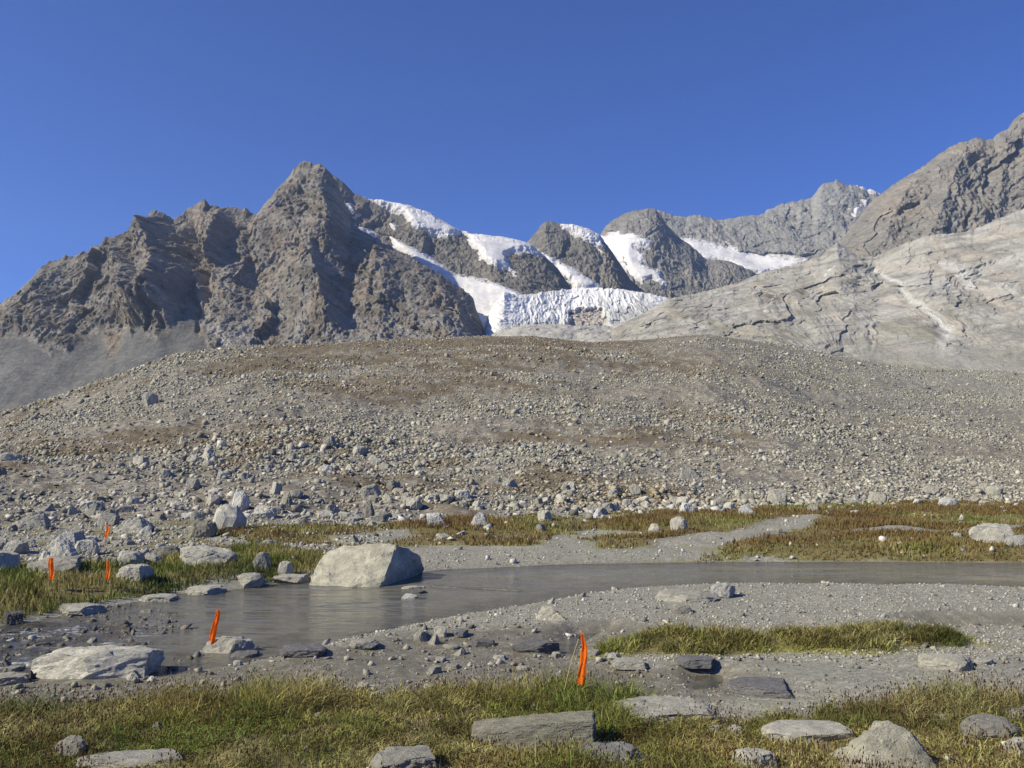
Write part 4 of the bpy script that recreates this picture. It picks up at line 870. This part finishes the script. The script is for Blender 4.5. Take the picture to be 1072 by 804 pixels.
ZL = {'belt': ("boulder", "pale angular block in the belt of boulders along the moraine foot", "boulders along the moraine foot"),
      'moraine': ("boulder", "grey block standing out of the rubble on the moraine slope", "boulders on the moraine slope"),
      'leftbank': ("boulder", "pale block among the jumbled rocks on the left stream bank", "jumbled rocks on the left stream bank"),
      'meadow': ("stone", "pale stone lying in the reddish brown meadow beyond the stream", "stones in the brown meadow"),
      'bar': ("stone", "fist to head sized pale stone on the grey gravel bar", "stones on the gravel bar"),
      'mud': ("stone", "grey stone scattered on the dark mud between grass and water", "stones on the mud"),
      'rapids': ("stone", "dark wet stone breaking the surface of the left rapids", "wet stones in the rapids"),
      'bank': ("stone", "pale pebble showing in the foreground grass", "pebbles in the foreground grass")}
kinds = ('block', 'wedge', 'block', 'round', 'slab')
for i in order[:n_ind]:
    zid = allz[i]; nm, lab, grp = ZL[zid]; s = float(allr['s'][i]); kd = kinds[int(rng.integers(5))]
    if zid in ('mud', 'rapids', 'bar', 'leftbank'): kd = ('slab', 'round', 'wedge', 'slab')[int(rng.integers(4))]
    mt = M_WET if zid == 'rapids' else (M_ROCK_G if allc[i].mean() < .26 else (M_WHITE if allc[i].mean() > .47 else M_ROCK))
    hh = s * {'block': .66, 'wedge': .66, 'round': .62, 'slab': .38}[kd] * rng.uniform(.8, 1.15)
    put_rock(nm, float(allr['x'][i]), float(allr['y'][i]), float(allr['z'][i]) - .36 * hh, s * rng.uniform(.85, 1.25), s * rng.uniform(.7, 1.1), hh * 1.3, kd, int(rng.integers(8)), mt, float(rng.uniform(0, 6.28)), (rng.normal(0, .12), rng.normal(0, .12)), lab, nm, grp)
rest = np.array([i for i in range(len(allz)) if i not in ind])
def rubble(name, sel, label, cat):
    tm = rng.integers(0, len(LOWT), len(sel)); CO, FA, CL = [], [], []; off = 0
    for k_, (v, f, kd) in enumerate(LOWT):
        s_ = sel[tm == k_]; m = len(s_)
        if not m: continue
        th = rng.uniform(0, 2 * math.pi, m); c_, n_s = np.cos(th), np.sin(th); sx = allr['s'][s_] * rng.uniform(.42, .62, m); sy = allr['s'][s_] * rng.uniform(.32, .55, m); sz = allr['s'][s_] * rng.uniform(.45, .85, m) * (.5 if kd == 'slab' else 1)
        tx, ty = rng.normal(0, .25, m), rng.normal(0, .25, m)
        lx = v[None, :, 0] * sx[:, None]; ly = v[None, :, 1] * sy[:, None]; lz = (v[None, :, 2] - .22) * sz[:, None] + lx * tx[:, None] + ly * ty[:, None]
        X = lx * c_[:, None] - ly * n_s[:, None] + allr['x'][s_][:, None]; Y = lx * n_s[:, None] + ly * c_[:, None] + allr['y'][s_][:, None]; Z = lz + allr['z'][s_][:, None]
        CO.append(np.stack([X, Y, Z], -1).reshape(-1, 3)); FA.append((f[None] + (np.arange(m) * len(v))[:, None, None] + off).reshape(-1, 3)); CL.append(np.repeat(allc[s_], len(v), 0)); off += m * len(v)
    FA = np.concatenate(FA); o = mesh_from(name, np.concatenate(CO), FA, np.full(len(FA), 3), M_RUB, False, {"tint": np.concatenate(CL)})
    tag(o, label, cat, kind="stuff")
zr = allz[rest]; big = np.isin(zr, ['moraine', 'belt', 'leftbank', 'meadow'])
rubble("rubble", rest[big], "countless small grey rocks strewn over the moraine and far meadow", "rubble")
rubble("gravel", rest[~big], "small pale pebbles on the gravel bar, mud and bank", "gravel")

# ------------------------------------------------------------------ grass
def blades(name, x, y, z, h, wdt, lean, root, tip, label, seeds=None, mid=.55):
    n = len(x); th = rng.uniform(0, 2 * math.pi, n); ph = rng.uniform(0, 2 * math.pi, n); dx, dy = np.cos(ph), np.sin(ph); wx, wy = np.cos(th) * wdt / 2, np.sin(th) * wdt / 2
    b = lean * h; P = np.stack([x, y, z - .01], -1); up = np.zeros((n, 3)); up[:, 2] = 1; dv = np.stack([dx, dy, 0 * dx], -1); wv = np.stack([wx, wy, 0 * wx], -1)
    m = P + up * (h * mid)[:, None] + dv * (b * .3)[:, None]; t = P + up * (h * (1 - .25 * lean))[:, None] + dv * b[:, None]
    V = np.stack([P - wv, P + wv, m - wv * .8, m + wv * .8, t], 1).reshape(-1, 3)
    i = np.arange(n)[:, None] * 5; F_ = np.concatenate([i + [[0, 1, 3, 2]]], 0); T_ = i + [[2, 3, 4]]
    ff = np.concatenate([F_, T_], 1).ravel(); sz = np.tile([4, 3], n)
    c = np.stack([root, root, lerp(root, tip, .45), lerp(root, tip, .45), tip], 1).reshape(-1, 3)
    return V, ff, sz, c, t
CLC = np.zeros((0, 3))
def grass_mix(x, y, shift=0.0):
    n = len(x); C1, C2, C3 = (CLC.T if len(CLC) == n else np.zeros((3, n))); k1 = 1.7 * fbm(x * .75, y * .75, 0, 4, 501) + .22 * C1; k2 = .14 * C2 + 1.3 * fbm(x * .5 + 9, y * .5, 3, 3, 502); r = rng.random((n, 1)); v = np.clip(1 + .25 * rng.normal(0, 1, (n, 1)) + .2 * C3[:, None], .3, 2)
    green = np.array((.20, .25, .055)); olive = np.array((.35, .335, .10)); straw = np.array((.62, .48, .24)); red = np.array((.26, .14, .07)); dark = np.array((.09, .12, .03))
    root = lerp(green, olive, np.clip(.5 + 1.1 * k1[:, None] + .3 * (r - .5), 0, 1)); root = lerp(root, dark, np.clip(-1.6 * k2[:, None] - .1, 0, .8))
    tip = lerp(root * 1.15, straw, np.clip(.12 + 1.1 * k1[:, None] + .9 * (rng.random((n, 1)) - .5) + shift, 0, .95)); tip = lerp(tip, red, np.clip(.9 * k2[:, None] + .8 * (rng.random((n, 1)) - .6), 0, .8))
    return np.clip(root * v, .01, .6), np.clip(tip * v, .01, .6), k1, k2
def avoid(x, y, pad=.72):
    ok = np.ones(len(x), bool)
    for tx, ty, tr in taken:
        if ty < 30: ok &= (x - tx) ** 2 + (y - ty) ** 2 > (tr * pad) ** 2
    return ok
def seedheads(t, hs, col):
    n = len(t); u = rng.normal(0, 1, (n, 3)); A = np.stack([t + d * hs[:, None] for d in np.array([(0, 0, 1.6), (.6, 0, 0), (-.3, .55, 0), (-.3, -.55, 0), (0, 0, -1.4)])], 1).reshape(-1, 3)
    f = np.array([(0, 1, 2), (0, 2, 3), (0, 3, 1), (4, 2, 1), (4, 3, 2), (4, 1, 3)]); FF = (f[None] + (np.arange(n) * 5)[:, None, None]).reshape(-1, 3)
    return A, FF, np.repeat(col, 5, 0)
def grass_object(name, parts, seedp, label):
    V, FF, SZ, CC = [], [], [], []; off = 0
    for v, ff, sz, c, _ in parts: V.append(v); FF.append(ff + off); SZ.append(sz); CC.append(c); off += len(v)
    for v, ff, c in seedp: V.append(v); FF.append(ff.ravel() + off); SZ.append(np.full(len(ff), 3)); CC.append(c); off += len(v)
    o = mesh_from(name, np.concatenate(V), np.concatenate(FF), np.concatenate(SZ), M_BLADE, False, {"tint": np.concatenate(CC)}); tag(o, label, "grass", kind="stuff")
def clumpy(n, a0, a1, y0, y1, key, thr, cl=.10, per=26):
    m = n // per; yc = np.sqrt(rng.uniform(y0 ** 2, y1 ** 2, m)); xc = rng.uniform(a0, a1, m) * yc; rr = cl * rng.uniform(.5, 1.6, m)
    x = np.repeat(xc, per) + rng.normal(0, 1, m * per) * np.repeat(rr, per); y = np.repeat(yc, per) + rng.normal(0, 1, m * per) * np.repeat(rr, per); ck = np.repeat(rng.uniform(.4, 1.4, m), per); global CLC; CLC = np.repeat(rng.normal(0, 1, (m, 3)), per, 0)
    f = fields(x, y); ok = (f[key] > thr) & (f['riv'] < -.15) & avoid(x, y); CLC = CLC[ok]; return x[ok], y[ok], {k_: v[ok] for k_, v in f.items()}, ck[ok]
def tussocks(n, a0, a1, y0, y1, key, band, r, hgt, per):
    global CLC
    yc = np.sqrt(rng.uniform(y0 ** 2, y1 ** 2, n)); xc = rng.uniform(a0, a1, n) * yc; f = fields(xc, yc); ok = (f[key] > band[0]) & (f[key] < band[1]) & avoid(xc, yc, 1.0); xc, yc = xc[ok], yc[ok]; m = len(xc)
    a = rng.uniform(0, 2 * math.pi, (m, per)); q = np.sqrt(rng.random((m, per))); R = (r * rng.uniform(.5, 1.4, m))[:, None]; Hh = (hgt * rng.uniform(.55, 1.35, m))[:, None]
    x = (xc[:, None] + np.cos(a) * q * R).ravel(); y = (yc[:, None] + np.sin(a) * q * R).ravel(); CLC = np.repeat(rng.normal(0, 1, (m, 3)), per, 0)
    h = (Hh * rng.uniform(.55, 1.1, (m, per)) * (1 - .35 * q)).ravel(); rt, tp, _, _ = grass_mix(x, y, -.2); g = np.repeat(rng.random((m, 1)), per, 0)
    rt = lerp(rt, np.array((.12, .135, .036)), .7 * (g < .5)); tp = lerp(tp, np.array((.15, .15, .045)), .6 * (g < .6)); tp = np.where(rng.random((m * per, 1)) < .22, np.array((.19, .09, .05)) * rng.uniform(.6, 1.4, (m * per, 1)), tp)
    V = blades("t", x, y, fields(x, y)['z'], h, rng.uniform(.004, .0085, m * per) * (1 if y1 < 10 else 1.4), rng.uniform(.1, .6, m * per) + .9 * q.ravel(), rt, tp, "")
    return V
# foreground
parts, sds = [], []
parts.append(tussocks(900, -.72, .72, 6.2, 9.2, 'bank', (.02, .85), .10, .20, 90)); parts.append(tussocks(420, -.72, .72, 4.8, 8.5, 'bank', (.5, 9), .09, .12, 80))
x, y, f, ck = clumpy(430000, -.74, .74, 4.6, 9.6, 'bank', .0, .085, 22)
thin = rng.random(len(x)) < np.clip(.72 + 1.5 * fbm(x * 1.6, y * 1.6, 8, 3, 517) - .25 * sstep(.1, .5, x / y), .12, 1); x, y, ck, CLC = x[thin], y[thin], ck[thin], CLC[thin]; f = {k_: v_[thin] for k_, v_ in f.items()}
rt, tp, k1, k2 = grass_mix(x, y)
edge = np.exp(-((f['bank'] - .45) / .5) ** 2); tl = fbm(x * .7, y * .7, 2, 3, 515)
tall = np.clip(.045 + .06 * np.clip(1.3 * k2 + .2, 0, 1) + .10 * np.clip(1.9 * tl + .05, 0, 1) + .09 * edge * np.clip(.35 + 1.7 * tl, 0, 1.1), .04, .36)
h = tall * ck * rng.uniform(.6, 1.2, len(x)); parts.append(blades("g", x, y, f['z'], h, rng.uniform(.004, .0085, len(x)), rng.uniform(.35, 1.9, len(x)) * np.clip(1.3 - 2.6 * h, .4, 1), rt, tp, ""))
x, y, f, ck = clumpy(30000, -.74, .74, 4.8, 9.4, 'bank', .05, .13, 12); tl = fbm(x * .7, y * .7, 2, 3, 515)
hh = rng.uniform(.10, .26, len(x)) * np.clip(.55 + .9 * tl + .45 * np.exp(-((f['bank'] - .45) / .6) ** 2), .3, 1.25)
n = len(x); stalk = np.array((.20, .155, .06)) * rng.uniform(.6, 1.4, (n, 1)); p_ = blades("s", x, y, f['z'], hh, np.full(n, .004), rng.uniform(.05, .6, n), stalk, stalk * .9, ""); parts.append(p_)
sds.append(seedheads(p_[4], rng.uniform(.005, .010, n), np.array((.095, .048, .024)) * rng.uniform(.5, 1.9, (n, 1))))
grass_object("grass", parts, sds, "olive and straw coloured sedge grass with brown seed heads on the foreground bank")
# rushes strip on the bar
parts, sds = [], []
parts.append(tussocks(900, -.1, .74, 9, 12.5, 'strip', (.06, 9), .15, .19, 90))
x, y, f, ck = clumpy(90000, -.1, .74, 9, 12.5, 'strip', .04, .09, 26); rt, tp, k1, k2 = grass_mix(x, y, -.1); n = len(x)
clp = np.clip(.12 + 1.1 * np.clip(f['strip'] * 1.8, 0, 1) * (.5 + 2.0 * fbm(x * 1.1, y * 1.1, 4, 3, 520)), .12, 1.4)
h = .15 * clp * ck * rng.uniform(.6, 1.2, n); redt = (rng.random((n, 1)) < .45); tp = np.where(redt, np.array((.15, .075, .035)) * rng.uniform(.6, 1.4, (n, 1)), tp); rt = rt * .75
parts.append(blades("r", x, y, f['z'], h, rng.uniform(.006, .012, n), rng.uniform(.1, .9, n), rt, tp, ""))
grass_object("rushes", parts, sds, "dark green rushes with reddish tips on the gravel bar strip")
# left bank
parts = []
x, y, f, ck = clumpy(180000, -.8, -.15, 10.8, 30, 'left', -.18, .18, 26); rt, tp, k1, k2 = grass_mix(x, y, -.15); n = len(x)
h = (.12 + .10 * np.clip(fbm(x * .5, y * .5, 0, 3, 530) + .3, 0, 1)) * ck * rng.uniform(.6, 1.2, n)
parts.append(blades("l", x, y, f['z'], h, rng.uniform(.012, .022, n), rng.uniform(.1, .6, n), rt * .7, tp * .65, ""))
grass_object("grass", parts, [], "dark green grass on the left stream bank around the boulders")
# brown meadow beyond the stream
parts = []
x, y, f, ck = clumpy(330000, -.42, .78, 17, 40, 'mead', -.1, .3, 26); ok = (f['silt'] < -.05) & (f['mor'] < .4) & (rng.random(len(x)) < .35 + .65 * sstep(-.25, .15, fbm(x * .22, y * .4, 0, 4, 541))); x, y, ck = x[ok], y[ok], ck[ok]; fz = f['z'][ok]
rt, tp, k1, k2 = grass_mix(x, y, -.05); n = len(x); br = np.clip(.82 + 1.0 * fbm(x * .25, y * .4, 0, 3, 540)[:, None] + .3 * (rng.random((n, 1)) - .5), 0, 1)
rt = lerp(rt, np.array((.14, .088, .038)), br * .75); tp = lerp(tp * .9, np.array((.225, .13, .06)) * rng.uniform(.6, 1.35, (n, 1)), br)
h = (.09 + .10 * np.clip(fbm(x * .35, y * .6, 0, 3, 531) + .25, 0, 1)) * ck * rng.uniform(.6, 1.2, n)
parts.append(blades("m", x, y, fz, h, rng.uniform(.016, .034, n), rng.uniform(.1, .6, n), rt, tp, ""))
grass_object("grass", parts, [], "reddish brown sedge meadow between the stream and the moraine")

# ------------------------------------------------------------------ orange marker flags
M_FLAG, M_POLE = mat_flag(), mat_pole()
def tube(pts, r0, r1, n=8):
    bm = bmesh.new(); rings = []
    for i, p in enumerate(pts):
        p = Vector(p); d = (Vector(pts[min(i + 1, len(pts) - 1)]) - Vector(pts[max(i - 1, 0)])).normalized(); u = d.orthogonal().normalized(); v = d.cross(u); r = lerp(r0, r1, i / (len(pts) - 1))
        rings.append([bm.verts.new(p + u * math.cos(2 * math.pi * k / n) * r + v * math.sin(2 * math.pi * k / n) * r) for k in range(n)])
    for a_, b_ in zip(rings, rings[1:]):
        for k in range(n): bm.faces.new((a_[k], a_[(k + 1) % n], b_[(k + 1) % n], b_[k]))
    bm.faces.new(rings[0][::-1]); bm.faces.new(rings[-1]); return bm
def link_bm(name, bm, mat, parent, smooth=True):
    bmesh.ops.recalc_face_normals(bm, faces=bm.faces[:]); me = bpy.data.meshes.new(name); bm.to_mesh(me); bm.free()
    if smooth: me.polygons.foreach_set("use_smooth", np.ones(len(me.polygons), bool))
    me.materials.append(mat); o = bpy.data.objects.new(name, me); C.objects.link(o); o.parent = parent; return o
def marker(base_px, top_px, flag_px, wpx, label, seed, fold=1.0):
    """a leaning cane with a strip of cloth hanging limp from its tip"""
    X, Y, Z = ground_hit(*base_px); kk = Y / F / cp
    root = bpy.data.objects.new("marker_flag", None); C.objects.link(root); root.location = (X, Y, Z); tag(root, label, "marker flag", "orange marker flags along the stream")
    L = lambda px, py: Vector(((px - base_px[0]) * kk, 0, (base_px[1] - py) * kk))
    top = L(*top_px); r = random.Random(seed)
    P = [Vector((0, 0, -.12))] + [top * t + Vector((-.012 * math.sin(t * math.pi), .01 * math.sin(t * 3), 0)) for t in (.0, .2, .4, .6, .8, 1.0)]
    link_bm("pole", tube(P, .0055, .0035), M_POLE, root)
    link_bm("ferrule", tube([top * .93, top * .96, top * 1.01], .0065, .0065), M_FERR, root)
    pts_ = [L(*p) for p in flag_px]; n = 26; bm = bmesh.new(); rows_ = []; W = wpx * kk
    for i in range(n + 1):
        t = i / n; s_ = t * (len(pts_) - 1); j = min(int(s_), len(pts_) - 2); c_ = pts_[j].lerp(pts_[j + 1], s_ - j)
        row = []
        for m in range(13):
            u = m / 12 - .5; wd = W * (.55 + .45 * min(1, t * 2.2)) * (1 + .06 * math.sin(t * 9 + seed))
            fx = u * wd + .004 * math.sin(t * 14 + u * 5 + seed); fy = fold * W * .20 * math.sin(u * 9.5 + seed + t * 2.4) + .006 * math.sin(t * 6 + seed)
            fx, fy = fx + .5 * fy, fy - .75 * fx
            row.append(bm.verts.new((c_.x + fx, c_.y + fy - .012, c_.z + .006 * math.sin(u * 7 + seed) * t)))
        rows_.append(row)
    for a_, b_ in zip(rows_, rows_[1:]):
        for m in range(12): bm.faces.new((a_[m], a_[m + 1], b_[m + 1], b_[m]))
    g = bm.faces[:]; bmesh.ops.solidify(bm, geom=g, thickness=.0022)
    link_bm("flag", bm, M_FLAG, root); return root
_b = NB("dark tape"); M_FERR = _b.done(_b.mix(_b.noise(_b.coord(), 80), (.02, .02, .02), (.05, .05, .05)), None, .5)
marker((587, 742), (607.5, 667), [(608.5, 666), (611, 680), (611, 692), (608.5, 706), (607.5, 718)], 6.6, "nearest orange flag hanging from a thin leaning cane in the foreground grass", 1, .8)
marker((219, 684), (228, 640.5), [(227.6, 640), (226, 650), (223.5, 662), (221, 674), (220.6, 677)], 5.8, "orange flag wrapped round a leaning cane behind the grey block in the shallows", 2, 1.2)
marker((49.5, 618), (52.6, 585.5), [(52.6, 585), (53, 592), (53.2, 600), (53, 607)], 6.4, "leftmost orange flag on the grassy left bank before the tall pale block", 3, 1.)
marker((108, 617), (112, 588), [(112.3, 588), (112.4, 594), (112.3, 601), (112.4, 606.5)], 5.2, "orange flag on the grassy left bank in front of pale rocks, right of another", 4, 1.)
marker((110.4, 572), (112, 551), [(112, 551), (112.2, 555), (111.6, 559), (111.2, 563)], 4.0, "farthest and smallest orange flag among boulders below the moraine", 5, 1.3)

# ------------------------------------------------------------------ air
if HAZE_DENSITY:
    bm = bmesh.new(); bmesh.ops.create_cube(bm, size=1)
    for v in bm.verts: v.co = Vector((v.co.x * 8000, 2200 + v.co.y * 5000, -6 + (v.co.z + .5) * 1250))
    me = bpy.data.meshes.new("haze"); bm.to_mesh(me); bm.free(); o = bpy.data.objects.new("haze", me); C.objects.link(o)
    hm = bpy.data.materials.new("mountain air"); hm.use_nodes = True; t_ = hm.node_tree; t_.nodes.clear(); ou = t_.nodes.new("ShaderNodeOutputMaterial"); vo = t_.nodes.new("ShaderNodeVolumePrincipled")
    vo.inputs["Color"].default_value = (.55, .72, 1.0, 1); vo.inputs["Density"].default_value = HAZE_DENSITY; vo.inputs["Anisotropy"].default_value = .2
    t_.links.new(vo.outputs[0], ou.inputs["Volume"]); me.materials.append(hm); tag(o, "thin blue mountain air veiling the far peaks", "haze", kind="stuff")
print("rocks as things:", N_ROCK[0], "scatter:", len(allz))
